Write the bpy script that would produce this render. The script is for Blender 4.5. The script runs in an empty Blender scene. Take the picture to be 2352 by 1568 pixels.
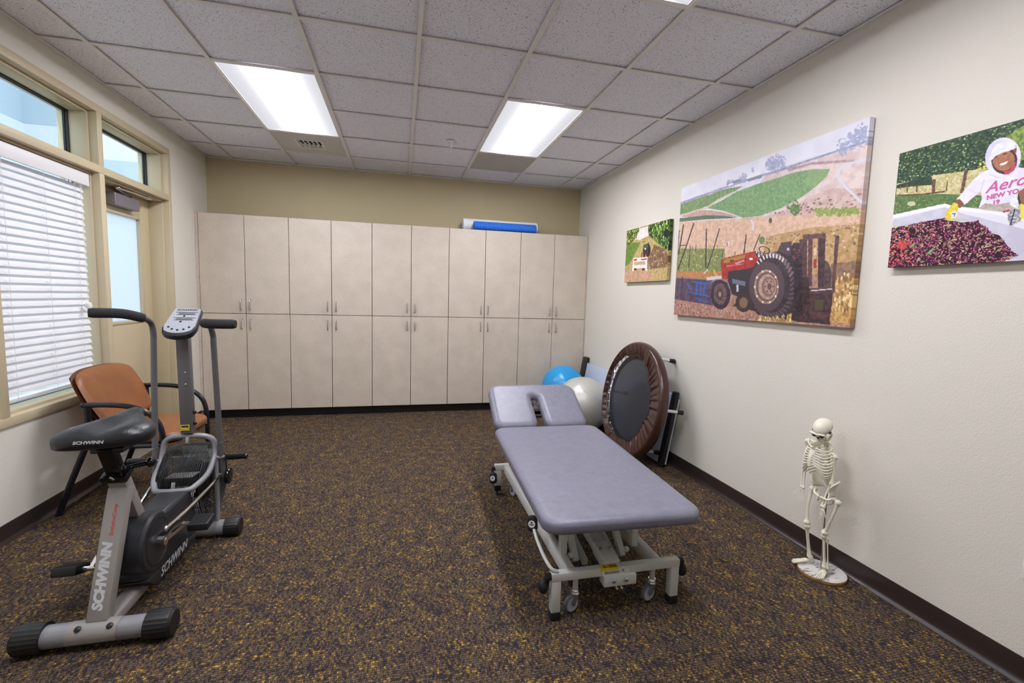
import bpy, bmesh, math, random
import numpy as np
from mathutils import Vector, Matrix, noise as mnoise
scene = bpy.context.scene
C = scene.collection
PI = math.pi
# ------------------------------------------------------------------ camera
yaw, pitch, roll = 0.2397, -0.0957, 0.0283
fw = Vector((math.sin(yaw)*math.cos(pitch), math.cos(yaw)*math.cos(pitch), math.sin(pitch)))
rt = Vector((math.cos(yaw), -math.sin(yaw), 0)); up = rt.cross(fw)
rt, up = (math.cos(roll)*rt + math.sin(roll)*up), (-math.sin(roll)*rt + math.cos(roll)*up)
cam = bpy.data.objects.new('camera', bpy.data.cameras.new('camera'))
cam.data.sensor_width = 36.0
cam.data.lens = 36.0*1052.2648/2352.0
cam.data.clip_start = 0.02
mw = Matrix((( rt.x, up.x, -fw.x, 0), (rt.y, up.y, -fw.y, 0), (rt.z, up.z, -fw.z, 1.3456), (0, 0, 0, 1)))
cam.matrix_world = mw
C.objects.link(cam); scene.camera = cam
# ------------------------------------------------------------------ world, sun, exposure
w = bpy.data.worlds.new('daylight'); scene.world = w; w.use_nodes = True
bg = w.node_tree.nodes['Background']
bg.inputs[0].default_value = (0.74, 0.88, 1.0, 1); bg.inputs[1].default_value = 2.2
sun = bpy.data.objects.new('sun', bpy.data.lights.new('sun', 'SUN'))
sun.data.energy = 1.1; sun.data.angle = 0.01; sun.data.color = (1, 0.97, 0.92)
sun.rotation_euler = Vector((0.10, 0.80, -0.60)).to_track_quat('-Z', 'Y').to_euler()
sun.location = (-4, -6, 8); C.objects.link(sun)
LAMP = 49.0
scene.cycles.max_bounces = 6; scene.cycles.diffuse_bounces = 4; scene.cycles.glossy_bounces = 3; scene.cycles.transmission_bounces = 4; scene.cycles.transparent_max_bounces = 8
scene.cycles.caustics_reflective = False; scene.cycles.caustics_refractive = False
vs = scene.view_settings
vs.view_transform = 'Standard'; vs.look = 'None'; vs.exposure = 0.48; vs.gamma = 1.0; vs.use_curve_mapping = False

# ------------------------------------------------------------------ helpers
def lin(c):
    c = c/255.0
    return c/12.92 if c <= 0.04045 else ((c+0.055)/1.055)**2.4
def L3(rgb): return (lin(rgb[0]), lin(rgb[1]), lin(rgb[2]), 1.0)

MATS = {}
def M(name, rgb, rough=0.5, metal=0.0, bump=None, spec=0.5, vary=None, coat=0.0, coords='Object', sheen=0.0):
    """principled material; bump=(scale,strength), vary=(scale, rgb2, amount)"""
    m = bpy.data.materials.new(name); m.use_nodes = True
    n = m.node_tree.nodes; l = m.node_tree.links; b = n['Principled BSDF']
    b.inputs['Base Color'].default_value = L3(rgb)
    b.inputs['Roughness'].default_value = rough; b.inputs['Metallic'].default_value = metal
    b.inputs['Specular IOR Level'].default_value = spec
    b.inputs['Coat Weight'].default_value = coat
    b.inputs['Coat Roughness'].default_value = 0.15
    tc = n.new('ShaderNodeTexCoord')
    if vary:
        tx = n.new('ShaderNodeTexNoise'); tx.inputs['Scale'].default_value = vary[0]; tx.inputs['Detail'].default_value = 4
        l.new(tc.outputs[coords], tx.inputs['Vector'])
        rp = n.new('ShaderNodeValToRGB'); rp.color_ramp.elements[0].position = 0.35; rp.color_ramp.elements[1].position = 0.65
        rp.color_ramp.elements[0].color = L3(rgb); rp.color_ramp.elements[1].color = L3(vary[1])
        l.new(tx.outputs['Fac'], rp.inputs['Fac']); l.new(rp.outputs['Color'], b.inputs['Base Color'])
    if bump:
        tb = n.new('ShaderNodeTexNoise'); tb.inputs['Scale'].default_value = bump[0]; tb.inputs['Detail'].default_value = 3
        l.new(tc.outputs[coords], tb.inputs['Vector'])
        bp = n.new('ShaderNodeBump'); bp.inputs['Strength'].default_value = bump[1]; bp.inputs['Distance'].default_value = 0.004
        l.new(tb.outputs['Fac'], bp.inputs['Height']); l.new(bp.outputs['Normal'], b.inputs['Normal'])
    MATS[name] = m
    return m

def mat_new(name):
    m = bpy.data.materials.new(name); m.use_nodes = True; MATS[name] = m
    return m, m.node_tree.nodes, m.node_tree.links, m.node_tree.nodes['Principled BSDF']

class B:
    """collects vertices and faces; build() links them as one mesh object"""
    def __init__(s): s.v = []; s.f = []
    def add(s, vs_, fs):
        o = len(s.v); s.v += [tuple(p) for p in vs_]; s.f += [tuple(i+o for i in f) for f in fs]; return s
    def box(s, x0, x1, y0, y1, z0, z1):
        return s.add([(x0,y0,z0),(x1,y0,z0),(x1,y1,z0),(x0,y1,z0),(x0,y0,z1),(x1,y0,z1),(x1,y1,z1),(x0,y1,z1)],
                     [(3,2,1,0),(4,5,6,7),(0,1,5,4),(1,2,6,5),(2,3,7,6),(3,0,4,7)])
    def obox(s, c, ax, ay, az):
        c, ax, ay, az = Vector(c), Vector(ax), Vector(ay), Vector(az)
        P = [c+a*ax+b*ay+d*az for d in (-1,1) for a, b in ((-1,-1),(1,-1),(1,1),(-1,1))]
        return s.add(P, [(3,2,1,0),(4,5,6,7),(0,1,5,4),(1,2,6,5),(2,3,7,6),(3,0,4,7)])
    def beam(s, p0, p1, wdt, hgt, side=(1,0,0)):
        p0, p1 = Vector(p0), Vector(p1); d = p1-p0; u = d.normalized()
        sd = Vector(side); sd = (sd-u*sd.dot(u)).normalized(); t = u.cross(sd)
        return s.obox((p0+p1)/2, d/2, sd*wdt/2, t*hgt/2)
    def tube(s, pts, r, seg=10, closed=False, caps=True):
        P = [Vector(p) for p in pts]; n = len(P)
        rs = r if isinstance(r, (list, tuple)) else [r]*n
        T = []
        for i in range(n):
            a = P[(i-1) % n] if (closed or i > 0) else P[i]
            b = P[(i+1) % n] if (closed or i < n-1) else P[i]
            T.append((b-a).normalized())
        nrm = T[0].orthogonal().normalized(); V = []; prev = T[0]
        for i in range(n):
            q = prev.rotation_difference(T[i]); nrm = (q @ nrm); nrm = (nrm - T[i]*nrm.dot(T[i])).normalized(); prev = T[i]
            bi = T[i].cross(nrm)
            for k in range(seg):
                a = 2*PI*k/seg
                V.append(P[i] + (nrm*math.cos(a)+bi*math.sin(a))*rs[i])
        F = []
        for i in range(n if closed else n-1):
            j = (i+1) % n
            if closed and j == 0:
                # match twist at the seam
                best = min(range(seg), key=lambda sft: (V[sft]-V[i*seg]).length)
            else: best = 0
            for k in range(seg):
                k2 = (k+1) % seg
                F.append((i*seg+k, i*seg+k2, j*seg+(k2+best) % seg, j*seg+(k+best) % seg))
        if caps and not closed:
            F.append(tuple(range(seg-1, -1, -1))); F.append(tuple((n-1)*seg+k for k in range(seg)))
        return s.add(V, F)
    def cyl(s, p0, p1, r, seg=16, r1=None):
        return s.tube([p0, p1], [r, r if r1 is None else r1], seg)
    def lathe(s, prof, o, ax=(0,0,1), seg=24, ref=None):
        o = Vector(o); ax = Vector(ax).normalized(); e = Vector(ref) if ref else ax.orthogonal(); e = (e-ax*e.dot(ax)).normalized(); g = ax.cross(e)
        V = []; n = len(prof)
        for (r, h) in prof:
            for k in range(seg):
                a = 2*PI*k/seg; V.append(o+ax*h+(e*math.cos(a)+g*math.sin(a))*max(r, 1e-5))
        F = [(i*seg+k, i*seg+(k+1) % seg, (i+1)*seg+(k+1) % seg, (i+1)*seg+k) for i in range(n-1) for k in range(seg)]
        F.append(tuple(range(seg-1, -1, -1))); F.append(tuple((n-1)*seg+k for k in range(seg)))
        return s.add(V, F)
    def ell(s, c, r, rot=None, nu=16, nv=10):
        c = Vector(c); rot = rot or Matrix.Identity(3); V = []; F = []
        for i in range(1, nv):
            t = PI*i/nv
            for k in range(nu):
                a = 2*PI*k/nu
                V.append(c + rot @ Vector((r[0]*math.sin(t)*math.cos(a), r[1]*math.sin(t)*math.sin(a), r[2]*math.cos(t))))
        V.append(c+rot @ Vector((0,0,r[2]))); V.append(c+rot @ Vector((0,0,-r[2])))
        for i in range(nv-2):
            for k in range(nu): F.append((i*nu+k, (i+1)*nu+k, (i+1)*nu+(k+1) % nu, i*nu+(k+1) % nu))
        t, bt = len(V)-2, len(V)-1
        for k in range(nu): F.append((t, k, (k+1) % nu)); F.append((bt, (nv-2)*nu+(k+1) % nu, (nv-2)*nu+k))
        return s.add(V, F)
    def loft(s, rings, caps=True):
        n = len(rings[0]); V = [p for r in rings for p in r]
        F = [(i*n+k, i*n+(k+1) % n, (i+1)*n+(k+1) % n, (i+1)*n+k) for i in range(len(rings)-1) for k in range(n)]
        if caps: F.append(tuple(range(n-1, -1, -1))); F.append(tuple((len(rings)-1)*n+k for k in range(n)))
        return s.add(V, F)
    def prism(s, poly, fn, d0, d1):
        n = len(poly); V = [fn(a, b, d0) for a, b in poly]+[fn(a, b, d1) for a, b in poly]
        F = [tuple(range(n-1, -1, -1)), tuple(range(n, 2*n))]+[(k, (k+1) % n, n+(k+1) % n, n+k) for k in range(n)]
        return s.add(V, F)
    def mesh(s, name, mat, off=(0,0,0), bevel=0, bseg=2, smooth=True, angle=40, recalc=True):
        me = bpy.data.meshes.new(name); ox, oy, oz = off
        me.from_pydata([(a-ox, b-oy, c-oz) for a, b, c in s.v], [], s.f)
        if recalc or bevel:
            bm = bmesh.new(); bm.from_mesh(me)
            if recalc: bmesh.ops.recalc_face_normals(bm, faces=bm.faces)
            if bevel:
                ed = [e for e in bm.edges if len(e.link_faces) == 2 and e.calc_face_angle(0) > 0.6]
                bmesh.ops.bevel(bm, geom=ed, offset=bevel, segments=bseg, profile=0.5, affect='EDGES', clamp_overlap=True)
            bm.to_mesh(me); bm.free()
        if smooth:
            me.polygons.foreach_set('use_smooth', [True]*len(me.polygons)); me.set_sharp_from_angle(angle=math.radians(angle))
        if mat is not None: me.materials.append(MATS[mat] if isinstance(mat, str) else mat)
        return me
    def build(s, name, mat, parent=None, **k):
        if parent is not None and 'off' not in k:
            r = parent
            while r.parent: r = r.parent
            k['off'] = tuple(r.location) if r.get('worldbuilt') else (0,0,0)
        return link(name, s.mesh(name, mat, **k), parent)

def link(name, me, parent=None):
    o = bpy.data.objects.new(name, me); C.objects.link(o)
    if parent is not None: o.parent = parent
    return o
def tag(o, label, cat, group=None):
    o['label'] = label; o['category'] = cat
    if group: o['group'] = group
    return o
def thing(name, label, cat, loc=(0,0,0), rotz=0.0, group=None, world=False):
    o = bpy.data.objects.new(name, None); C.objects.link(o); o.location = loc; o.rotation_euler = (0,0,rotz)
    o.empty_display_size = 0.05
    if world: o['worldbuilt'] = 1
    return tag(o, label, cat, group)
def struct(o): o['kind'] = 'structure'; return o
def copy_tree(o, parent=None):
    c = o.copy(); C.objects.link(c)
    if parent is not None: c.parent = parent
    for ch in list(o.children): copy_tree(ch, c)
    return c
def rrect(wd, ln, r, n=8):
    """rounded rectangle outline, ccw, centred"""
    P = []
    for cx, cy, a0 in ((wd/2-r, ln/2-r, 0), (-wd/2+r, ln/2-r, 90), (-wd/2+r, -ln/2+r, 180), (wd/2-r, -ln/2+r, 270)):
        for k in range(n+1):
            a = math.radians(a0+90*k/n); P.append((cx+r*math.cos(a), cy+r*math.sin(a)))
    return P
def offset_poly(P, d):
    n = len(P); out = []
    for i in range(n):
        a, b, c = Vector(P[i-1]), Vector(P[i]), Vector(P[(i+1) % n])
        e1 = (b-a); e2 = (c-b)
        e1 = e1.normalized() if e1.length > 1e-9 else e2.normalized(); e2 = e2.normalized() if e2.length > 1e-9 else e1
        n1 = Vector((-e1.y, e1.x)); n2 = Vector((-e2.y, e2.x)); m = (n1+n2)
        m = m.normalized() if m.length > 1e-6 else n1
        k = max(0.35, m.dot(n1)); q = b+m*(d/k); out.append((q.x, q.y))
    return out
def cushion(P, z0, z1, et, eb, fn, nt=7):
    """soft slab over outline P (ccw); fn(x,y,z) maps to 3d"""
    rings = []
    def ring(d, z): rings.append([fn(x, y, z) for x, y in offset_poly(P, d)])
    ring(eb*1.3, z0)
    for k in range(nt+1):
        a = PI/2*k/nt; ring(eb*(1-math.sin(a)), z0+eb*(1-math.cos(a)))
    for k in range(nt+1):
        a = PI/2*k/nt; ring(et*(1-math.cos(a)), z1-et*(1-math.sin(a))*0.8)
    ring(et*1.15, z1)
    b = B(); b.loft(rings); return b
def text_mesh(body, size, bold=0.0, shear=0.0, extrude=0.0003, spacing=1.0, wide=1.0):
    cu = bpy.data.curves.new('txt', 'FONT'); cu.body = body; cu.size = size; cu.offset = bold; cu.shear = shear
    cu.extrude = extrude; cu.align_x = 'CENTER'; cu.align_y = 'CENTER'; cu.space_character = spacing; cu.resolution_u = 3
    ob = bpy.data.objects.new('txt', cu); C.objects.link(ob)
    dg = bpy.context.evaluated_depsgraph_get(); me = bpy.data.meshes.new_from_object(ob.evaluated_get(dg))
    bpy.data.objects.remove(ob); bpy.data.curves.remove(cu)
    if wide != 1.0:
        for v in me.vertices: v.co.x *= wide
    return me
def put_text(name, body, size, mat, parent, origin, xdir, ydir, **k):
    """flat lettering lying in the plane (xdir, ydir); origin is in the parent's own coordinates"""
    me = text_mesh(body, size, **k); x = Vector(xdir).normalized(); y = Vector(ydir); y = (y-x*y.dot(x)).normalized(); z = x.cross(y)
    m = Matrix(((x.x,y.x,z.x,origin[0]),(x.y,y.y,z.y,origin[1]),(x.z,y.z,z.z,origin[2]),(0,0,0,1)))
    me.transform(m); me.materials.clear(); me.materials.append(MATS[mat]); me.name = name
    return link(name, me, parent)
def arc(c, r, a0, a1, n, fn): return [fn(c[0]+r*math.cos(math.radians(a0+(a1-a0)*k/n)), c[1]+r*math.sin(math.radians(a0+(a1-a0)*k/n))) for k in range(n+1)]
def smooth_path(P, n=6):
    """catmull-rom through points"""
    P = [Vector(p) for p in P]; out = []
    for i in range(len(P)-1):
        p0 = P[max(i-1,0)]; p1 = P[i]; p2 = P[i+1]; p3 = P[min(i+2,len(P)-1)]
        for k in range(n):
            t = k/n
            out.append(0.5*((2*p1)+(p2-p0)*t+(2*p0-5*p1+4*p2-p3)*t*t+(3*p1-p0-3*p2+p3)*t**3))
    out.append(P[-1]); return out

# ------------------------------------------------------------------ materials of the room
M('wall_paint', (220,215,204), 0.75, bump=(170, 0.35), coords='Object', spec=0.3)
M('accent_paint', (190,176,143), 0.8, bump=(170, 0.3), spec=0.3)
M('frame_paint', (196,182,152), 0.4, spec=0.4)
M('door_paint', (196,181,150), 0.4, spec=0.4)
M('rubber_base', (50,40,37), 0.32, spec=0.5)
M('black_kick', (22,20,20), 0.4)
M('steel', (190,190,192), 0.3, 1.0)
M('chrome', (225,225,228), 0.12, 1.0)
M('aluminium', (185,186,190), 0.38, 0.9)
M('white_plastic', (232,231,230), 0.4)
M('blind_white', (226,225,228), 0.45)
M('grid_paint', (232,228,227), 0.5)
M('dark_hole', (30,30,30), 0.8)
M('black_plastic', (24,24,26), 0.42)
M('black_gloss', (14,14,16), 0.16)
M('black_rubber', (20,20,21), 0.65)
M('stucco', (172,182,190), 0.9, bump=(60,0.3))
M('stucco_white', (206,207,207), 0.9)
M('paving', (170,166,158), 0.9, vary=(6,(150,148,142)))

def speckled(name, base, dark, light, scale, rough, bumps=0.0, lo=0.36, hi=0.66):
    m, n, l, b = mat_new(name)
    g = n.new('ShaderNodeNewGeometry'); tx = n.new('ShaderNodeTexNoise'); tx.inputs['Scale'].default_value = scale; tx.inputs['Detail'].default_value = 3; tx.inputs['Roughness'].default_value = 0.75
    l.new(g.outputs['Position'], tx.inputs['Vector'])
    rp = n.new('ShaderNodeValToRGB'); e = rp.color_ramp.elements
    e[0].position = lo; e[0].color = L3(dark); e[1].position = hi; e[1].color = L3(light)
    q = e.new(lo+0.07); q.color = L3(base); q = e.new(hi-0.08); q.color = L3(base)
    l.new(tx.outputs['Fac'], rp.inputs['Fac'])
    t2 = n.new('ShaderNodeTexNoise'); t2.inputs['Scale'].default_value = 7; t2.inputs['Detail'].default_value = 3; l.new(g.outputs['Position'], t2.inputs['Vector'])
    mx = n.new('ShaderNodeMix'); mx.data_type = 'RGBA'; mx.blend_type = 'MULTIPLY'; mx.inputs[0].default_value = 0.25
    l.new(rp.outputs['Color'], mx.inputs[6]); l.new(t2.outputs['Color'], mx.inputs[7])
    rr = n.new('ShaderNodeMapRange'); rr.inputs['To Min'].default_value = 0.86; rr.inputs['To Max'].default_value = 1.14
    l.new(t2.outputs['Fac'], rr.inputs['Value'])
    mm = n.new('ShaderNodeVectorMath'); mm.operation = 'SCALE'; l.new(rp.outputs['Color'], mm.inputs[0]); l.new(rr.outputs['Result'], mm.inputs['Scale'])
    l.new(mm.outputs['Vector'], b.inputs['Base Color']); b.inputs['Roughness'].default_value = rough
    if bumps:
        bp = n.new('ShaderNodeBump'); bp.inputs['Strength'].default_value = bumps; bp.inputs['Distance'].default_value = 0.003
        l.new(tx.outputs['Fac'], bp.inputs['Height']); l.new(bp.outputs['Normal'], b.inputs['Normal'])
    return m
speckled('laminate', (204,192,177), (150,134,116), (217,206,192), 210, 0.42, lo=0.39, hi=0.64)
n_ = bpy.data.materials['laminate']

def ceiling_tile_mat():
    m, n, l, b = mat_new('acoustic_tile')
    g = n.new('ShaderNodeNewGeometry')
    mp = n.new('ShaderNodeMapping'); mp.inputs['Scale'].default_value = (1, 0.7, 1); l.new(g.outputs['Position'], mp.inputs['Vector'])
    tx = n.new('ShaderNodeTexNoise'); tx.inputs['Scale'].default_value = 180; tx.inputs['Detail'].default_value = 2.0; tx.inputs['Distortion'].default_value = 0.6
    l.new(mp.outputs['Vector'], tx.inputs['Vector'])
    rp = n.new('ShaderNodeValToRGB'); e = rp.color_ramp.elements
    e[0].position = 0.33; e[0].color = L3((122,116,118)); e[1].position = 0.39; e[1].color = L3((241,241,252))
    l.new(tx.outputs['Fac'], rp.inputs['Fac']); l.new(rp.outputs['Color'], b.inputs['Base Color'])
    b.inputs['Roughness'].default_value = 0.9; b.inputs['Specular IOR Level'].default_value = 0.1
    bp = n.new('ShaderNodeBump'); bp.inputs['Strength'].default_value = 0.5; bp.inputs['Distance'].default_value = 0.003
    l.new(rp.outputs['Color'], bp.inputs['Height']); l.new(bp.outputs['Normal'], b.inputs['Normal'])
ceiling_tile_mat()

def carpet_mat():
    """loop-pile carpet: rows of small loops, yarn colour running along each row"""
    m, n, l, b = mat_new('carpet')
    def math_(op, a, c=None, d=None):
        k = n.new('ShaderNodeMath'); k.operation = op
        for i, q in enumerate((a, c, d)):
            if q is None: continue
            if isinstance(q, (int, float)): k.inputs[i].default_value = q
            else: l.new(q, k.inputs[i])
        return k.outputs[0]
    def noise2(x, y, detail=1.0):
        c = n.new('ShaderNodeCombineXYZ'); l.new(x, c.inputs[0]); l.new(y, c.inputs[1])
        t = n.new('ShaderNodeTexNoise'); t.noise_dimensions = '2D'; t.inputs['Scale'].default_value = 1.0; t.inputs['Detail'].default_value = detail; l.new(c.outputs[0], t.inputs['Vector']); return t.outputs['Fac']
    g = n.new('ShaderNodeNewGeometry'); sp = n.new('ShaderNodeSeparateXYZ'); l.new(g.outputs['Position'], sp.inputs[0]); X, Y = sp.outputs[0], sp.outputs[1]
    wob = noise2(math_('MULTIPLY', X, 55.0), math_('MULTIPLY', Y, 55.0), 2.0)
    yy = math_('ADD', math_('MULTIPLY', Y, 1/0.0105), math_('MULTIPLY', wob, 0.9))
    row = math_('FLOOR', yy); fr = math_('FRACT', yy)
    prof = math_('POWER', math_('SINE', math_('MULTIPLY', fr, PI)), 0.9)
    loop = noise2(math_('MULTIPLY_ADD', X, 1/0.0030, math_('MULTIPLY', row, 5.7)), math_('MULTIPLY', yy, 2.6), 1.0)
    run = noise2(math_('MULTIPLY_ADD', X, 1/0.0125, math_('MULTIPLY', row, 17.3)), math_('MULTIPLY', row, 7.9), 2.0)
    broad = noise2(math_('MULTIPLY', X, 13.0), math_('MULTIPLY', Y, 13.0), 2.0)
    fac = math_('ADD', run, math_('MULTIPLY', math_('SUBTRACT', broad, 0.5), 0.28))
    rp = n.new('ShaderNodeValToRGB'); e = rp.color_ramp.elements
    e[0].position = 0.24; e[0].color = L3((54,56,60)); e[1].position = 0.80; e[1].color = L3((186,152,76))
    for q_, c_ in ((0.33,(56,46,50)),(0.44,(74,62,60)),(0.52,(102,90,80)),(0.58,(88,72,52)),(0.68,(142,114,60))):
        q = e.new(q_); q.color = L3(c_)
    l.new(fac, rp.inputs['Fac'])
    lb = n.new('ShaderNodeMapRange'); lb.inputs['From Min'].default_value = 0.32; lb.inputs['From Max'].default_value = 0.70; lb.inputs['To Min'].default_value = 0.30; lb.inputs['To Max'].default_value = 1.75; l.new(loop, lb.inputs['Value'])
    pb = n.new('ShaderNodeMapRange'); pb.inputs['To Min'].default_value = 0.34; pb.inputs['To Max'].default_value = 0.96; l.new(prof, pb.inputs['Value'])  # shade between the loop rows, painted into the yarn colour
    sc = n.new('ShaderNodeVectorMath'); sc.operation = 'SCALE'; l.new(rp.outputs['Color'], sc.inputs[0]); l.new(math_('MULTIPLY', lb.outputs['Result'], pb.outputs['Result']), sc.inputs['Scale'])
    l.new(sc.outputs['Vector'], b.inputs['Base Color']); b.inputs['Roughness'].default_value = 0.95; b.inputs['Specular IOR Level'].default_value = 0.1
    bp = n.new('ShaderNodeBump'); bp.inputs['Strength'].default_value = 0.6; bp.inputs['Distance'].default_value = 0.003
    l.new(math_('MULTIPLY', prof, loop), bp.inputs['Height']); l.new(bp.outputs['Normal'], b.inputs['Normal'])
carpet_mat()

def glass_mat(name, tint, gloss=0.08):
    m, n, l, b = mat_new(name); n.remove(b); out = n['Material Output']
    t = n.new('ShaderNodeBsdfTransparent'); t.inputs[0].default_value = tint; g = n.new('ShaderNodeBsdfGlossy'); g.inputs['Roughness'].default_value = 0.02
    lw = n.new('ShaderNodeLayerWeight'); pw = n.new('ShaderNodeMath'); pw.operation = 'POWER'; pw.inputs[1].default_value = 5; l.new(lw.outputs['Facing'], pw.inputs[0])
    fr = n.new('ShaderNodeMath'); fr.operation = 'MULTIPLY_ADD'; fr.inputs[1].default_value = 0.7; fr.inputs[2].default_value = 0.04; l.new(pw.outputs[0], fr.inputs[0])
    mx = n.new('ShaderNodeMixShader'); l.new(fr.outputs[0], mx.inputs[0]); l.new(t.outputs[0], mx.inputs[1]); l.new(g.outputs[0], mx.inputs[2]); l.new(mx.outputs[0], out.inputs[0])
glass_mat('window_glass', (0.94,0.985,1,1))
def frosted():
    m, n, l, b = mat_new('frosted_glass'); n.remove(b); out = n['Material Output']
    t = n.new('ShaderNodeBsdfTranslucent'); t.inputs[0].default_value = (0.78,0.81,0.85,1)
    g = n.new('ShaderNodeBsdfGlossy'); g.inputs['Roughness'].default_value = 0.15; g.inputs[0].default_value = (1,1,1,1)
    mx = n.new('ShaderNodeMixShader'); mx.inputs[0].default_value = 0.05; l.new(t.outputs[0], mx.inputs[1]); l.new(g.outputs[0], mx.inputs[2]); l.new(mx.outputs[0], out.inputs[0])
frosted()

def lens_mat():
    m, n, l, b = mat_new('lamp_lens'); n.remove(b); out = n['Material Output']
    tc = n.new('ShaderNodeTexCoord'); sx = n.new('ShaderNodeSeparateXYZ'); l.new(tc.outputs['Object'], sx.inputs[0])
    rp = n.new('ShaderNodeValToRGB'); rp.color_ramp.interpolation = 'B_SPLINE'; e = rp.color_ramp.elements
    mr = n.new('ShaderNodeMapRange'); mr.inputs['From Min'].default_value = -0.29; mr.inputs['From Max'].default_value = 0.29; l.new(sx.outputs['X'], mr.inputs['Value'])
    l.new(mr.outputs['Result'], rp.inputs['Fac'])
    e[0].position = 0.0; e[0].color = (0.011,)*3+(1,); e[1].position = 1.0; e[1].color = (0.011,)*3+(1,)
    for p, c in ((0.16,0.012),(0.27,0.018),(0.34,0.07),(0.42,1.0),(0.51,0.85),(0.60,1.0),(0.68,0.07),(0.76,0.018),(0.88,0.012)):
        q = e.new(p); q.color = (c,c,c,1)
    em = n.new('ShaderNodeEmission'); em.inputs['Color'].default_value = (0.94,0.94,1,1)
    mu = n.new('ShaderNodeMath'); mu.operation = 'MULTIPLY'; mu.inputs[1].default_value = LAMP; l.new(rp.outputs['Color'], mu.inputs[0]); l.new(mu.outputs[0], em.inputs['Strength'])
    l.new(em.outputs[0], out.inputs[0])
lens_mat()

# ------------------------------------------------------------------ room shell
XL, XR, YB, YF, ZC = -1.995, 2.203, 5.582, -1.35, 2.718
T = 0.6096
struct(B().box(-2.22,XR+0.1,YF-0.1,YB+0.1,-0.06,0).build('floor','carpet', smooth=False))
wl = B()
wl.box(-2.22,XL,YF-0.1,1.94,0,2.9).box(-2.22,XL,1.94,3.767,0,0.597).box(-2.22,XL,1.94,4.775,2.557,2.9).box(-2.22,XL,4.775,YB+0.1,0,2.9)
struct(wl.build('wall_left','wall_paint', smooth=False))
struct(B().box(XR,XR+0.12,YF-0.1,YB+0.1,0,2.9).build('wall_right','wall_paint', smooth=False))
struct(B().box(XL,XR,YB,YB+0.12,0,2.9).build('wall_back','accent_paint', smooth=False))
struct(B().box(XL,XR,YF-0.12,YF,0,2.9).build('wall_front','wall_paint', smooth=False))

# ceiling: slab, hung tiles one by one, runners
ceil = struct(B().box(-2.22,XR+0.12,YF-0.12,YB+0.12,2.80,2.9).build('ceiling','grid_paint', smooth=False))
colx = [XL]+[-1.7393+T*i for i in range(7)]+[XR]
rowy = [YB]+[5.0881-T*i for i in range(11)]+[YF]
skip = {(2,2),(2,3),(5,2),(5,3),(2,6),(2,7),(5,6),(5,7),(2,1),(5,1)}   # lamps, vent, grille
tcache = {}
for ci in range(len(colx)-1):
    for ri in range(len(rowy)-1):
        if (ci,ri) in skip: continue
        x0, x1, y1, y0 = colx[ci]+0.003, colx[ci+1]-0.003, rowy[ri]-0.003, rowy[ri+1]+0.003
        key = (round(x1-x0,3), round(y1-y0,3))
        if key not in tcache:
            a, b_ = key[0]/2, key[1]/2
            tcache[key] = B().box(-a,a,-b_,b_,0,0.016).mesh('ceiling_tile','acoustic_tile',smooth=False)
        o = link('ceiling_tile', tcache[key], ceil); o.location = ((x0+x1)/2,(y0+y1)/2,2.7285)
for i, x in enumerate(colx[1:-1]):
    o = B().box(x-0.012,x+0.012,YF,YB,2.7155,2.7225).box(x-0.0015,x+0.0015,YF,YB,2.7225,2.75).build('main_runner','grid_paint',ceil,smooth=False)
for ri, y in enumerate(rowy[1:-1]):
    for i in range(len(colx)-1):
        if (i, ri+1) in ((2,3),(5,3),(2,7),(5,7)): continue
        a = colx[i]+(0.012 if i else 0); b_ = colx[i+1]-(0.012 if i < len(colx)-2 else 0)
        o = B().box(a,b_,y-0.012,y+0.012,2.7163,2.7225).build('cross_runner','grid_paint',ceil,smooth=False)
wa = B().box(XL,XL+0.02,YF,YB,2.7155,2.7225).box(XR-0.02,XR,YF,YB,2.7155,2.7225).box(XL,XR,YB-0.02,YB,2.7155,2.7225)
wa.build('wall_angle','grid_paint',ceil,smooth=False)

# rubber cove base
def cove(name, p0, p1, inward):
    p0, p1, nn = Vector(p0), Vector(p1), Vector(inward)
    prof = [(0,0),(0.021,0),(0.0205,0.0025),(0.014,0.007),(0.008,0.014),(0.005,0.024),(0.004,0.05),(0.004,0.095),(0.003,0.0985),(0,0.0985)]
    b = B(); b.loft([[p0+nn*a+Vector((0,0,z)) for a, z in prof],[p1+nn*a+Vector((0,0,z)) for a, z in prof]])
    return struct(b.build(name,'rubber_base',angle=50))
cove('baseboard_right',(XR,YF,0),(XR,5.25,0),(-1,0,0))
cove('baseboard_left',(XL,YF,0),(XL,3.767,0),(1,0,0))
cove('trim_2',(XL,4.775,0),(XL,5.25,0),(1,0,0))
cove('baseboard_front',(XL,YF,0),(XR,YF,0),(0,1,0))

# ------------------------------------------------------------------ hollow-metal frame of window and door
FX, BXK = -1.985, -2.20
trim = struct(B().box(BXK,FX,1.94,4.775,2.506,2.557).build('trim_1','frame_paint',bevel=0.002))
def member(name, y0,y1,z0,z1): return B().box(BXK,FX,y0,y1,z0,z1).build(name,'frame_paint',trim,bevel=0.002)
member('transom_bar',1.99,4.726,2.107,2.157); member('sill',1.94,3.767,0.597,0.648)
member('mullion',2.853,2.902,0.648,2.107); member('mullion',2.853,2.902,2.157,2.506)
member('jamb',3.767,3.822,0,2.107); member('mullion',3.767,3.822,2.157,2.506); member('jamb',4.726,4.775,0,2.506); member('jamb',1.94,1.99,0.648,2.506)
def stops(y0,y1,z0,z1,bottom=True):
    i = 0.016; b = B()
    b.box(BXK,-2.033,y0,y0+i,z0,z1).box(BXK,-2.033,y1-i,y1,z0,z1).box(BXK,-2.033,y0+i,y1-i,z1-i,z1)
    if bottom: b.box(BXK,-2.033,y0+i,y1-i,z0,z0+i)
    b.build('glazing_stop','frame_paint',trim,bevel=0.0015)
    return (y0+i,y1-i,z0+(i if bottom else 0),z1-i)
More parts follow.
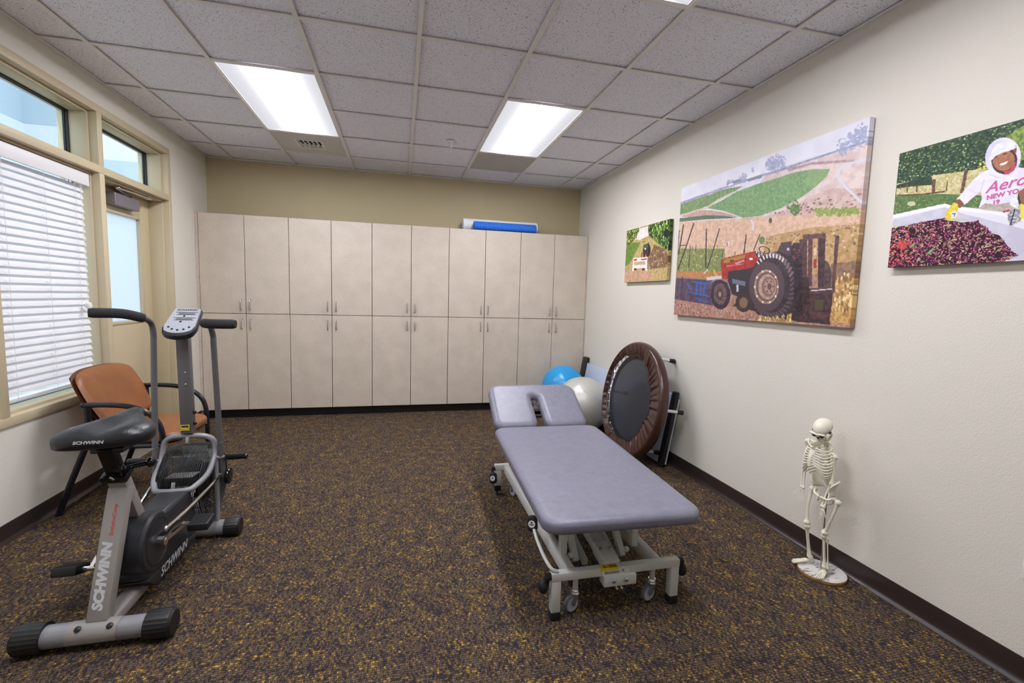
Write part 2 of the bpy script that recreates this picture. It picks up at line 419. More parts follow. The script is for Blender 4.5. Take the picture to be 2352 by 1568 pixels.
opens = [(2.902,3.767,0.648,2.107),(2.902,3.767,2.157,2.506),(3.822,4.726,2.157,2.506),(1.99,2.853,0.648,2.107),(1.99,2.853,2.157,2.506)]
for i, o in enumerate(opens):
    a = stops(*o)
    wo = struct(B().box(-2.153,-2.147,*a).build('window_%d' % (i+1),'window_glass',smooth=False))
    g = B(); e = 0.007
    for xx in (-2.147,-2.165):
        g.box(xx,xx+0.012,a[0],a[0]+e,a[2],a[3]).box(xx,xx+0.012,a[1]-e,a[1],a[2],a[3]).box(xx,xx+0.012,a[0]+e,a[1]-e,a[2],a[2]+e).box(xx,xx+0.012,a[0]+e,a[1]-e,a[3]-e,a[3])
    g.build('gasket','black_rubber' if i in (1,2,4) else 'aluminium',wo,smooth=False)
stops(3.822,4.726,0,2.107,False)

# door leaf, glazed
DX = -2.14
dl = B(); y0,y1,zt = 3.826,4.722,2.103; gy0,gy1,gz0,gz1 = 3.985,4.562,1.07,1.905
dl.box(DX-0.045,DX,y0,gy0,0.012,zt).box(DX-0.045,DX,gy1,y1,0.012,zt).box(DX-0.045,DX,gy0,gy1,0.012,gz0).box(DX-0.045,DX,gy0,gy1,gz1,zt)
door = struct(dl.build('door_1','door_paint',bevel=0.0015))
B().box(DX-0.03,DX-0.022,gy0,gy1,gz0,gz1).build('glass_pane','frosted_glass',door,smooth=False)
bd = B(); e = 0.022
for (a,b_,c,d_) in ((gy0-e,gy0,gz0-e,gz1+e),(gy1,gy1+e,gz0-e,gz1+e),(gy0,gy1,gz1,gz1+e),(gy0,gy1,gz0-e,gz0)): bd.box(DX-0.002,DX+0.006,a,b_,c,d_)
bd.build('glazing_bead','door_paint',door,bevel=0.001)
B().box(-2.20,-1.99,3.825,4.723,0,0.012).build('threshold','aluminium',door,bevel=0.004)
B().box(-2.142,-2.128,3.85,4.70,0.014,0.05).build('door_sweep','aluminium',door,bevel=0.002)
# exterior things seen through the clear panes
struct(B().box(-14,-2.22,-12,30,-0.12,-0.06).build('ground','paving',smooth=False))
bl = thing('building','pale stucco building outside, seen through the clear upper window panes','building',(-9,14.2,0),world=True)
B().box(-10,-9,4,14.2,-0.06,5.25).build('lower_wall','stucco_white',bl,smooth=False)
B().box(-9,-2.6,14.2,15,-0.06,5.25).build('lower_wall','stucco_white',bl,smooth=False)
B().box(-10,-9.06,4,14.26,5.25,10).build('upper_wall','stucco',bl,smooth=False)
B().box(-9.06,-2.6,14.26,15,5.25,10).build('upper_wall','stucco',bl,smooth=False)
B().box(-7.75,-2.6,14.05,14.2,-0.06,4.52).build('canopy_band','stucco',bl,smooth=False)

# ------------------------------------------------------------------ window blinds
def make_blind(y0,y1,label):
    t = thing('window_blind',label,'window blind',(-2.07,(y0+y1)/2,0.7),world=True)
    B().box(-2.043,-2.032,y0+0.01,y1-0.012,2.005,2.085).build('valance','blind_white',t,bevel=0.002)
    B().box(-2.10,-2.05,y0+0.015,y1-0.02,2.04,2.085).build('head_rail','blind_white',t,bevel=0.002)
    n = 29; zt = 1.985; zb = 0.762; ym = (y0+y1)/2-0.003; hl = (y1-y0)/2-0.022
    # one slat, slightly crowned, tilted nearly shut
    b = B(); rings = []
    for yy in (-hl,hl):
        top = [(-0.0275+0.055*k/6, 0.003*(1-((k-3)/3)**2)) for k in range(7)]
        rings.append([(x,yy,z+0.0013) for x,z in top]+[(x,yy,z-0.0013) for x,z in reversed(top)])
    b.loft(rings); me = b.mesh('slat','blind_white',angle=30)
    for i in range(n):
        o = link('slat',me,t); z = zt+(zb-zt)*i/(n-1)
        o.location = (0,0,0); o.rotation_euler = (0,math.radians(62),0); o.location = (-2.075+2.07,ym-(y0+y1)/2,z-0.7)
    B().box(-2.098,-2.052,ym-hl,ym+hl,0.700,0.718).build('bottom_rail','blind_white',t,bevel=0.003)
    for f in (0.16,0.52,0.84):
        yy = y0+(y1-y0)*f; b = B()
        b.cyl((-2.046,yy,2.02),(-2.046,yy,0.71),0.0011,6); b.cyl((-2.106,yy,2.02),(-2.106,yy,0.71),0.0011,6)
        for i in range(n):
            z = zt+(zb-zt)*i/(n-1); b.cyl((-2.046,yy,z-0.026),(-2.10,yy,z+0.018),0.0007,5)
        b.build('ladder_cord','blind_white',t)
    yy = y1-0.100
    b = B(); b.cyl((-2.036,yy,2.0),(-2.030,yy,1.22),0.0012,6).cyl((-2.036,yy+0.012,2.0),(-2.030,yy+0.006,1.22),0.0012,6); b.build('pull_cord','blind_white',t)
    B().lathe([(0.006,0),(0.016,-0.006),(0.020,-0.026),(0.014,-0.042),(0.004,-0.044)],(-2.030,yy+0.003,1.235),(0,0,1),12).build('cord_tassel','white_plastic',t)
    return t
make_blind(2.918,3.751,'white slatted blind, half closed, in the window beside the glazed door')
make_blind(2.006,2.837,'white slatted blind in the window cut off by the left edge of the picture')

# ------------------------------------------------------------------ door closer
M('closer_grey',(128,124,132),0.4,0.3)
dc = thing('door_closer','grey metal door closer with folding arm above the door glass','door closer',(-2.11,4.35,2.0),world=True)
B().box(-2.139,-2.075,4.11,4.44,1.955,2.045).build('body','closer_grey',dc,bevel=0.006,bseg=3)
b = B(); b.cyl((-2.105,4.36,2.045),(-2.105,4.36,2.062),0.016,14); b.build('spindle','black_plastic',dc)
B().beam((-2.105,4.36,2.060),(-2.05,4.10,2.068),0.022,0.008,(0,0,1)).build('main_arm','closer_grey',dc,bevel=0.003)
b = B(); b.tube([(-2.05,4.10,2.074),(-2.045,4.30,2.08),(-2.04,4.51,2.078)],0.008,10).ell((-2.05,4.10,2.074),(0.018,0.018,0.012)); b.build('forearm','chrome',dc)
B().box(-2.06,-2.025,4.48,4.54,2.068,2.091).build('bracket','chrome',dc,bevel=0.004)

# ------------------------------------------------------------------ storage cabinets: five units of four doors
CY, CX0, DW, ZT, ZM, ZB = 5.2477, -1.9653, 0.4153, 2.1024, 1.1022, 0.0936
M('carcass_seam_shade',(58,49,42),0.7)  # dark carcass colour puts shade into the gaps between the doors
hb = smooth_path([(0,0,0.049),(0,-0.018,0.049),(0,-0.027,0.043),(0,-0.030,0.025),(0,-0.031,0),(0,-0.030,-0.025),(0,-0.027,-0.043),(0,-0.018,-0.049),(0,0,-0.049)],4)
hme = B().tube(hb,0.0052,8).mesh('handle','steel')
dmeshes = {}
def door_mesh(h):
    if h not in dmeshes: dmeshes[h] = B().box(-DW/2+0.0026,DW/2-0.0026,0,0.019,-h/2+0.0026,h/2-0.0026).mesh('cabinet_door','laminate',bevel=0.0012,bseg=1)
    return dmeshes[h]
where = ['leftmost speckled beige tall cabinet, next to the glazed door','second speckled beige tall cabinet from the left wall','middle speckled beige tall cabinet of the five along the back','speckled beige tall cabinet with rollers on top, second from the right wall','rightmost speckled beige tall cabinet, behind the exercise balls']
for u in range(5):
    x0 = CX0+2*DW*u; x1 = x0+2*DW
    t = thing('storage_cabinet',where[u],'cabinet',((x0+x1)/2,CY+0.15,0),group='storage cabinets along the back wall',world=True)
    lx = -0.028 if u == 0 else 0.0; rx = 0.013 if u == 4 else 0.0
    b = B().box(x0+0.001,x1-0.001,CY+0.021,YB-0.003,ZB,ZT-0.001)
    b.build('carcass','carcass_seam_shade',t,smooth=False)
    B().box(x0+(lx if u == 0 else 0),x1+rx,CY+0.055,YB-0.003,0.0,ZB-0.001).build('toe_kick','black_kick',t,smooth=False)
    if u == 0: B().box(XL+0.001,x0-0.002,CY+0.006,CY+0.03,ZB,ZT-0.004).build('filler_strip','laminate',t,smooth=False)
    if u == 4: B().box(x1+0.002,XR-0.001,CY+0.006,CY+0.03,ZB,ZT-0.004).build('filler_strip','laminate',t,smooth=False)
    for k in range(2):
        for (z0,z1) in ((ZB,ZM),(ZM,ZT)):
            o = link('cabinet_door',door_mesh(round(z1-z0,4)),t)
            cx = x0+DW*(k+0.5); o.location = (cx-t.location.x,CY-t.location.y,(z0+z1)/2)
            h = link('handle',hme,o); hz = (1.195 if z0 == ZM else 0.995)
            h.location = ((DW/2-0.042)*(1 if k == 0 else -1),0,hz-(z0+z1)/2)

# ------------------------------------------------------------------ foam rollers
M('foam_white',(236,238,242),0.7,bump=(220,0.3)); M('foam_blue',(22,92,200),0.7,bump=(200,0.5),vary=(60,(40,120,220)))
def roller(name,label,x0,x1,y,r,mat,core=None):
    n = 28; b = B(); e = 0.006
    b.lathe([(0.0,0),(r-e,0),(r,e),(r,x1-x0-e),(r-e,x1-x0),(0.0,x1-x0)],(0,0,0),(1,0,0),n)
    o = b.build(name,mat); o.location = (x0,y,ZT+r-0.001); return tag(o,label,'foam roller')
roller('foam_roller','long white foam roller lying on top of the cabinets',0.70,1.60,5.46,0.075,'foam_white')
roller('foam_roller','slimmer blue foam roller in front of the white one on the cabinets',0.808,1.549,5.322,0.052,'foam_blue')

# ------------------------------------------------------------------ ceiling fixtures
M('lamp_body',(225,225,228),0.4)
def troffer(ci,ri,label):
    x0,x1 = colx[ci]+0.012,colx[ci+1]-0.012; y1,y0 = rowy[ri]-0.012,rowy[ri+2]+0.012
    cx,cy = (x0+x1)/2,(y0+y1)/2; a,h = (x1-x0)/2,(y1-y0)/2
    t = thing('ceiling_light',label,'ceiling light',(cx,cy,2.7175),group='recessed ceiling lights')
    e = 0.010
    b = B().box(-a,-a+e,-h,h,0,0.03).box(a-e,a,-h,h,0,0.03).box(-a+e,a-e,-h,-h+e,0,0.03).box(-a+e,a-e,h-e,h,0,0.03); b.build('lamp_frame','lamp_body',t,smooth=False)
    B().box(-a,a,-h,h,0.05,0.06).build('lamp_housing','lamp_body',t,smooth=False)
    # lens: shallow curved basket
    b = B(); nx = 16
    V = []; F = []
    for j, yy in enumerate((-h+e,h-e)):
        for i in range(nx+1):
            q = -1+2*i/nx; V.append((q*(a-e),yy,0.008+0.014*(1-q*q)))
    for i in range(nx): F.append((i,i+1,nx+2+i,nx+1+i))
    b.add(V,F); o = b.build('lamp_lens','lamp_lens',t,recalc=False)
    return t
troffer(2,2,'lit recessed ceiling light panel on the left, in front of the vent panel')
troffer(5,2,'lit recessed ceiling light panel on the right, in front of the dark grille')
troffer(5,6,'lit ceiling light panel cut off by the top edge of the picture')
troffer(2,6,'added ceiling light panel, unseen above the exercise bike, brightening that side')  # added lamp out of view, there to brighten the room around the bike
# supply vent in its metal panel
M('vent_panel',(205,200,198),0.45); M('vent_white',(228,226,226),0.4)
t = thing('air_vent','white louvred air vent in a plain ceiling panel at the end of the left light','air vent',(-0.825,4.783,2.7225),world=True)
xa,xb,ya,yb = colx[2]+0.012,colx[3]-0.012,rowy[2]+0.012,rowy[1]-0.012
vx0,vx1,vy0,vy1 = -0.945,-0.705,4.66,4.90
B().box(xa,vx0,ya,yb,2.7225,2.73).box(vx1,xb,ya,yb,2.7225,2.73).box(vx0,vx1,ya,vy0,2.7225,2.73).box(vx0,vx1,vy1,yb,2.7225,2.73).build('panel','vent_panel',t,smooth=False)
B().box(vx0,vx1,vy0,vy1,2.745,2.75).build('duct','dark_hole',t,smooth=False)
B().box(vx0,vx1,vy0,vy0+0.012,2.716,2.735).box(vx0,vx1,vy1-0.012,vy1,2.716,2.735).box(vx0,vx0+0.012,vy0+0.012,vy1-0.012,2.716,2.735).box(vx1-0.012,vx1,vy0+0.012,vy1-0.012,2.716,2.735).build('vent_frame','vent_white',t,smooth=False)
for half in (0,1):
    for i in range(6):
        yy0,yy1 = (vy0+0.014,(vy0+vy1)/2-0.002) if half == 0 else ((vy0+vy1)/2+0.002,vy1-0.014)
        x = vx0+0.022+(vx1-vx0-0.044)*i/5
        B().obox((x,(yy0+yy1)/2,2.728),(0.012,0,0.009 if half else -0.009),(0,(yy1-yy0)/2,0),(0.001,0,0.0012)).build('louvre','vent_white',t,smooth=False)
m, n, l, b_ = mat_new('perforated'); g = n.new('ShaderNodeNewGeometry'); v = n.new('ShaderNodeTexVoronoi'); v.inputs['Scale'].default_value = 95; v.inputs['Randomness'].default_value = 0
l.new(g.outputs['Position'],v.inputs['Vector']); rp = n.new('ShaderNodeValToRGB'); rp.color_ramp.elements[0].position = 0.30; rp.color_ramp.elements[0].color = L3((40,38,38)); rp.color_ramp.elements[1].position = 0.42; rp.color_ramp.elements[1].color = L3((178,174,172))
l.new(v.outputs['Distance'],rp.inputs['Fac']); l.new(rp.outputs['Color'],b_.inputs['Base Color'])
t = thing('return_grille','dark perforated ceiling grille at the end of the right light','air grille',(1.004,4.783,2.7225),world=True)
xa,xb = colx[5]+0.012,colx[6]-0.012
B().box(xa+0.01,xb-0.01,ya+0.01,yb-0.01,2.722,2.724).build('perforated_face','perforated',t,smooth=False)
B().box(xa,xb,ya,ya+0.01,2.718,2.73).box(xa,xb,yb-0.01,yb,2.718,2.73).box(xa,xa+0.01,ya+0.01,yb-0.01,2.718,2.73).box(xb-0.01,xb,ya+0.01,yb-0.01,2.718,2.73).build('grille_frame','vent_panel',t,smooth=False)
t = thing('fire_sprinkler','small white pendent fire sprinkler on the ceiling between the two lights','sprinkler',(0.427,4.272,2.7225),world=True)
B().lathe([(0.0,0.0),(0.036,0.0),(0.038,-0.003),(0.030,-0.007),(0.012,-0.010),(0.0,-0.010)],(0.427,4.272,2.7225)).build('escutcheon','white_plastic',t)
b = B().cyl((0.427,4.272,2.7125),(0.427,4.272,2.692),0.008,12); b.tube([(0.421,4.272,2.695),(0.417,4.272,2.680),(0.425,4.272,2.668)],0.002,6).tube([(0.433,4.272,2.695),(0.437,4.272,2.680),(0.429,4.272,2.668)],0.002,6); b.build('nozzle','white_plastic',t)
B().lathe([(0,0),(0.013,0),(0.014,0.0015),(0,0.002)],(0.427,4.272,2.665),(0,0,1),16).build('deflector','white_plastic',t)
# wall outlet at the right edge
t = thing('wall_outlet','white electrical outlet plate low on the right wall at the picture edge','outlet',(XR,1.05,0.44),world=True)
B().box(XR-0.007,XR-0.0005,1.018,1.092,0.383,0.50).build('cover_plate','white_plastic',t,bevel=0.003)
for zz in (0.415,0.468): B().box(XR-0.0085,XR-0.0068,1.037,1.073,zz-0.014,zz+0.014).build('socket','white_plastic',t,bevel=0.002)
# ------------------------------------------------------------------ canvas prints (painted on the print face as vertex colours)
rng = np.random.default_rng(7)
def vnoise(h, w, s, seed):
    r = np.random.default_rng(seed); gh, gw = int(h/s)+3, int(w/s)+3; g = r.random((gh,gw))
    y = np.arange(h)/s; x = np.arange(w)/s; yi = y.astype(int); xi = x.astype(int); fy = (y-yi)[:,None]; fx = (x-xi)[None,:]
    fy = fy*fy*(3-2*fy); fx = fx*fx*(3-2*fx)
    a = g[yi][:,xi]; b = g[yi][:,xi+1]; c = g[yi+1][:,xi]; d = g[yi+1][:,xi+1]
    return (a*(1-fx)+b*fx)*(1-fy)+(c*(1-fx)+d*fx)*fy
class Print:
    """a small software painter; shapes are given in a quadrilateral sketch frame and straightened to the rectangle"""
    def __init__(s, w, h, quad):
        s.w, s.h = w, h; s.im = np.zeros((h,w,3))
        A = []; bb = []
        for (x,y),(u,v) in zip(quad, ((0,0),(1,0),(1,1),(0,1))):
            A.append([x,y,1,0,0,0,-u*x,-u*y]); bb.append(u); A.append([0,0,0,x,y,1,-v*x,-v*y]); bb.append(v)
        s.H = np.append(np.linalg.solve(np.array(A,float),np.array(bb,float)),1).reshape(3,3)
        s.Y, s.X = np.mgrid[0:h,0:w]; s.X = (s.X+0.5); s.Y = (s.Y+0.5)
    def px(s, P):
        P = np.array(P,float); q = np.c_[P,np.ones(len(P))] @ s.H.T; return np.c_[q[:,0]/q[:,2]*s.w, q[:,1]/q[:,2]*s.h]
    def mask(s, P):
        q = s.px(P); m = np.zeros((s.h,s.w),bool); j = len(q)-1
        x0,x1 = max(0,int(q[:,0].min())-1),min(s.w,int(q[:,0].max())+2); y0,y1 = max(0,int(q[:,1].min())-1),min(s.h,int(q[:,1].max())+2)
        if x1 <= x0 or y1 <= y0: return m
        X = s.X[y0:y1,x0:x1]; Y = s.Y[y0:y1,x0:x1]; mm = np.zeros(X.shape,bool)
        for i in range(len(q)):
            xi,yi = q[i]; xj,yj = q[j]
            if yi != yj: mm ^= ((yi > Y) != (yj > Y)) & (X < (xj-xi)*(Y-yi)/(yj-yi)+xi)
            j = i
        m[y0:y1,x0:x1] = mm; return m
    def fill(s, m, rgb, rgb2=None, sc=6, seed=1, thr=None, amt=1.0, jit=0.0):
        c = np.array(rgb)/255.0; col = np.broadcast_to(c,(s.h,s.w,3)).copy()
        if rgb2 is not None:
            n = 0.6*vnoise(s.h,s.w,sc,seed)+0.4*vnoise(s.h,s.w,max(1.3,sc/2.3),seed+1); n = np.clip((n-0.5)*2.6+0.5,0,1) if thr is None else np.clip((n-thr)*9,0,1)
            col = col*(1-n[...,None])+np.array(rgb2)/255.0*n[...,None]
        if jit: col = col+(rng.random((s.h,s.w,1))-0.5)*jit
        s.im[m] = s.im[m]*(1-amt)+col[m]*amt
    def poly(s, P, *a, **k): s.fill(s.mask(P),*a,**k)
    def ell(s, c, rx, ry, *a, rot=0, ring=0, rag=0, **k):
        t = np.linspace(0,2*PI,40,endpoint=False); cr,sr = math.cos(rot),math.sin(rot)
        def pts(f): return [(c[0]+f*(rx*math.cos(q)*cr-ry*math.sin(q)*sr), c[1]+f*(rx*math.cos(q)*sr+ry*math.sin(q)*cr)) for q in t]
        m = s.mask(pts(1))
        if ring: m &= ~s.mask(pts(1-ring))
        if rag:
            m = s.mask(pts(1.2)); inn = s.mask(pts(0.6)); m &= inn | (0.6*vnoise(s.h,s.w,3.2,int(c[0]))+0.4*vnoise(s.h,s.w,1.6,int(c[1])) > 0.48)
        s.fill(m,*a,**k)
    def line(s, P, wd, *a, **k):
        for (x0,y0),(x1,y1) in zip(P[:-1],P[1:]):
            d = math.hypot(x1-x0,y1-y0) or 1; nx,ny = -(y1-y0)/d*wd/2,(x1-x0)/d*wd/2
            s.poly([(x0+nx,y0+ny),(x1+nx,y1+ny),(x1-nx,y1-ny),(x0-nx,y0-ny)],*a,**k)
    def blobs(s, P, n, r0, r1, cols, seed, asp=1.0):
        """scatter of small round dabs inside polygon P"""
        r = np.random.default_rng(seed); m = s.mask(P); ys,xs = np.nonzero(m)
        if len(ys) == 0: return
        for k in range(n):
            i = r.integers(len(ys)); cx,cy = xs[i],ys[i]; rr = r0+(r1-r0)*r.random(); c = np.array(cols[r.integers(len(cols))])/255.0
            a0,a1,b0,b1 = max(0,int(cy-rr*asp)-1),min(s.h,int(cy+rr*asp)+2),max(0,int(cx-rr)-1),min(s.w,int(cx+rr)+2)
            yy,xx = np.mgrid[a0:a1,b0:b1]; q = ((xx-cx)/rr)**2+((yy-cy)/(rr*asp))**2 < 1
            s.im[a0:a1,b0:b1][q] = c
M_print = None
def print_mat():
    m, n, l, b = mat_new('canvas_print'); a = n.new('ShaderNodeVertexColor'); a.layer_name = 'print'
    l.new(a.outputs['Color'], b.inputs['Base Color']); b.inputs['Roughness'].default_value = 0.55; b.inputs['Specular IOR Level'].default_value = 0.3
print_mat()
def hang(name, label, p, yr, yl, z0, z1, xf, part='print_face'):
    """canvas wrapped round a stretcher, face at X=xf looking to -X; picture's left edge at Y=yl"""
    t = thing(name,label,'picture',(XR,(yr+yl)/2,z0),world=True)
    h,w = p.h,p.w; im = np.clip(p.im,0,1); li = np.where(im <= 0.04045, im/12.92, ((im+0.055)/1.055)**2.4)
    ys = yl+(yr-yl)*(np.arange(w)/(w-1)); zs = z1+(z0-z1)*(np.arange(h)/(h-1))
    V = np.zeros((h,w,3)); V[...,0] = xf; V[...,1] = ys[None,:]; V[...,2] = zs[:,None]
    # wrapped edges: one more row/column on every side, at the wall
    def side(c): q = c.copy(); q[...,0] = XR-0.006; return q
    Vf = V.reshape(-1,3); cols = li.reshape(-1,3)
    idx = np.arange(h*w).reshape(h,w)
    F = np.stack([idx[:-1,:-1],idx[1:,:-1],idx[1:,1:],idx[:-1,1:]],-1).reshape(-1,4)
    extraV = []; extraC = []; extraF = []; base = h*w
    for e in (idx[:,0],idx[::-1,-1],idx[0,::-1],idx[-1,:]):
        n = len(e); a = Vf[e].copy(); b = side(Vf[e]); c = cols[e]
        extraV += [a,b]; extraC += [c,c]; k = np.arange(n-1)
        extraF.append(np.stack([base+k,base+n+k,base+n+k+1,base+k+1],-1)); base += 2*n
    AV = np.concatenate([Vf]+extraV)-np.array(t.location); AC = np.concatenate([cols]+extraC); AF = np.concatenate([F]+extraF)
    me = bpy.data.meshes.new('print_face'); me.vertices.add(len(AV)); me.vertices.foreach_set('co',AV.ravel())
    me.loops.add(AF.size); me.loops.foreach_set('vertex_index',AF.ravel().astype(np.int32)); me.polygons.add(len(AF)); me.polygons.foreach_set('loop_start',np.arange(0,AF.size,4,dtype=np.int32))
    me.update(calc_edges=True)
    at = me.color_attributes.new('print','FLOAT_COLOR','POINT'); at.data.foreach_set('color',np.c_[AC,np.ones(len(AC))].ravel().astype(np.float32))
    me.materials.append(MATS['canvas_print']); o = link(part,me,t)
    b = B(); e = 0.02; x0,x1 = xf+0.002,XR-0.001; a,c = min(yl,yr)+0.002,max(yl,yr)-0.002
    b.box(x0,x1,a,a+e,z0+0.002,z1-0.002).box(x0,x1,c-e,c,z0+0.002,z1-0.002).box(x0,x1,a+e,c-e,z0+0.002,z0+e).box(x0,x1,a+e,c-e,z1-e,z1-0.002); b.build('stretcher','stretcher',t,smooth=False)
    return t
M('stretcher',(120,90,60),0.7)

# --- the big one: tractor before a dry hillside
p = Print(470,312,[(131,557),(1391,81),(1252,1488),(79,1401)])
full = [(0,0),(1600,-200),(1600,1700),(0,1700)]
p.poly(full,(228,228,240),(216,216,231),40,3)
p.poly([(40,1080),(1420,1080),(1400,1600),(40,1600)],(178,136,112),(140,102,84),6,4)
p.poly([(100,640),(600,480),(1000,350),(1420,210),(1420,800),(100,800)],(214,214,228),(224,222,232),14,5)
p.poly([(700,470),(1150,330),(1400,240),(1400,760),(560,760),(620,560)],(222,200,192),(204,178,172),10,8)
p.line([(120,662),(430,553),(560,505),(720,460),(860,415),(1160,315),(1390,238)],16,(128,128,158),(160,158,182),5,9)
for c,rx,ry in (((760,395),42,55),((725,400),30,40),((800,385),25,38),((605,435),8,22),((545,490),26,28),((1205,285),36,50),((1275,235),38,52),((1335,205),48,70),((1265,295),20,16),((460,520),22,18)):
    p.ell(c,rx,ry,(156,163,198),(128,134,172),3,int(abs(c[0])),rag=1,amt=0.8)
p.poly([(560,490),(580,470),(650,445),(662,470),(570,500)],(236,236,244)); p.poly([(430,530),(520,495),(530,510),(440,545)],(120,120,152)); p.poly([(440,535),(470,520),(480,532),(446,548)],(232,232,240)); p.poly([(570,498),(665,468),(668,490),(575,515)],(112,116,140))
p.poly([(125,668),(440,560),(540,545),(470,592),(330,668),(230,705),(122,735)],(112,146,76),(86,122,64),4,12)
p.poly([(296,690),(400,640),(500,580),(640,530),(880,455),(1010,432),(1120,432),(1100,480),(1030,545),(930,620),(800,690),(660,742),(540,755),(420,712)],(116,158,92),(88,132,78),3.2,14)
p.poly([(1000,432),(1120,432),(1090,490),(1000,560),(940,520)],(146,166,104),(120,150,90),4,15,amt=0.6)
p.line([(122,742),(240,705),(300,690),(370,640),(480,585)],10,(206,188,162))
p.poly([(120,750),(250,705),(330,705),(420,720),(520,752),(300,752)],(176,134,122),(196,160,140),6,16)
p.poly([(120,758),(300,738),(420,742),(505,757),(300,766),(118,782)],(84,104,72),(60,82,58),3,17)
p.poly([(505,758),(700,745),(860,690),(980,615),(1130,560),(1360,560),(1345,780),(900,770)],(206,178,168),(188,152,142),8,18)
p.blobs([(700,735),(960,640),(1340,580),(1340,700),(720,750)],70,1.0,3.2,[(120,86,82),(140,100,92),(104,76,72)],21,0.5)
p.line([(1385,360),(1250,395),(1180,440),(1175,490),(1230,560),(1340,660),(1390,700)],15,(204,206,220))
p.line([(840,440),(1000,395),(1280,375)],18,(176,150,150),(150,120,128),5,22)
p.poly([(115,782),(500,762),(760,748),(1000,735),(1400,700),(1400,1120),(90,1120)],(224,184,156),(202,160,128),5,24)
p.poly([(700,880),(1000,820),(1400,790),(1400,1130),(640,1130)],(196,154,106),(168,130,74),6,26)
p.blobs([(650,900),(1000,840),(1320,780),(1310,1000),(760,1000)],150,0.8,2.5,[(128,104,62),(150,120,80),(110,90,60),(220,186,140)],27,0.6)
p.line([(594,768),(612,800),(606,838)],14,(218,206,210))
p.ell((882,690),42,45,(92,124,56),(60,90,46),3,30,rag=1); p.ell((724,774),11,19,(60,80,44)); p.ell((668,905),20,26,(118,138,62),(90,110,50),3,31)
for k in range(14): p.ell((1030+k*21,705+8*math.sin(k*2.1)+(k%3)*9),22,24,(150,162,66),(104,124,50),3,40+k,rag=1)
p.poly([(1130,1060),(1320,1040),(1310,1160),(1120,1150)],(110,82,66),(150,112,80),5,60)
p.poly([(1110,1150),(1330,1160),(1290,1500),(1080,1480)],(206,162,92),(164,118,66),4,62); p.blobs([(1110,1130),(1330,1130),(1290,1380),(1100,1380)],120,0.8,2.2,[(226,190,120),(130,92,56),(240,210,150)],63,2.2)
p.poly([(105,960),(420,960),(420,1130),(95,1130)],(138,144,78),(96,108,56),3,64); p.blobs([(105,945),(430,945),(420,1120),(95,1120)],220,0.8,2.0,[(176,178,110),(84,96,48),(110,124,60),(196,180,140)],65)
p.poly([(92,1112),(420,1112),(420,1165),(88,1165)],(198,128,74),(160,110,60),4,66)
for L,wd in (([(146,800),(112,1000)],8),([(215,790),(150,985),(108,1100)],8),([(120,940),(160,938)],6),([(298,828),(293,1090)],8),([(385,825),(335,1000),(300,1100)],7),([(563,868),(548,995)],8),([(656,865),(612,972)],7),([(118,840),(104,985)],6),([(190,940),(180,1090)],5),([(230,930),(225,985)],4),([(408,970),(395,1090)],5),([(490,980),(486,1010)],4)):
    p.line(L,wd,(44,34,40))
p.blobs([(400,910),(470,905),(470,945),(400,945)],18,1,2,[(220,214,214),(90,80,86)],70)
p.poly([(70,1300),(340,1330),(640,1400),(900,1440),(1330,1460),(1300,1560),(60,1500)],(186,142,120),(150,106,92),5,72); p.blobs([(70,1310),(640,1410),(640,1440),(70,1400)],130,0.8,2.4,[(214,172,150),(120,82,74),(96,66,62)],73,0.6)
p.poly([(92,1148),(365,1165),(345,1340),(80,1295)],(92,72,92),(66,50,66),5,74); p.line([(92,1150),(365,1167)],10,(150,116,110)); p.line([(140,1150),(128,1300)],8,(60,44,58))
for L in ([(170,1195),(200,1240)],[(188,1250),(320,1280)],[(235,1185),(230,1270)],[(262,1188),(256,1272)],[(285,1192),(282,1275)],[(200,1180),(335,1196)],[(225,1290),(310,1318)]): p.line(L,7,(36,92,186))
p.line([(280,1130),(308,1095)],6,(220,210,190)); p.line([(345,1100),(370,1150)],9,(206,176,80)); p.poly([(300,1150),(400,1140),(400,1165),(300,1170)],(206,200,198))
p.poly([(470,1340),(720,1400),(900,1445),(1120,1465),(1120,1400),(960,1340),(560,1290)],(52,38,44))
# tractor
p.poly([(560,1280),(1120,1230),(1120,1440),(900,1440),(640,1400)],(58,42,44),(40,30,34),5,79)
p.poly([(440,1110),(620,1075),(660,1290),(560,1300),(470,1265),(440,1180)],(44,36,42)); p.poly([(470,1160),(560,1180),(555,1210),(470,1190)],(92,100,124)); p.poly([(498,1200),(512,1200),(512,1245),(498,1245)],(190,190,200))
p.ell((545,1320),54,62,(66,46,40),(46,34,34),5,80); p.ell((545,1320),28,36,(120,92,68))
p.poly([(400,1040),(420,1022),(500,1004),(612,978),(650,1010),(665,1050),(630,1082),(560,1095),(445,1112),(438,1165),(400,1160)],(176,44,36),(150,32,30),8,81)
p.poly([(408,1052),(420,1030),(560,1000),(556,1022),(430,1058)],(160,118,44)); p.poly([(455,1038),(482,1032),(482,1044),(455,1050)],(70,44,30)); p.line([(492,1060),(550,1040)],14,(226,160,196),(190,90,130),3,82); p.line([(430,1078),(545,1062)],5,(212,120,110)); p.line([(560,1004),(556,1094)],4,(90,24,24)); p.poly([(584,1022),(606,1020),(606,1036),(584,1038)],(236,224,220))
p.ell((393,1262),66,102,(54,42,52),(38,30,38),5,83); p.ell((390,1262),44,72,(112,84,84),(80,58,62),4,84); p.ell((388,1264),22,40,(64,46,52)); p.ell((388,1264),10,18,(150,120,112))
p.line([(330,1185),(360,1165),(400,1165),(440,1185),(455,1230)],6,(160,130,130))
p.ell((900,1030),60,110,(40,30,36)); p.poly([(720,990),(780,975),(860,1010),(900,1080),(900,1200),(860,1100)],(40,30,36))
p.ell((735,1205),150,216,(58,44,50),(42,32,38),6,85)
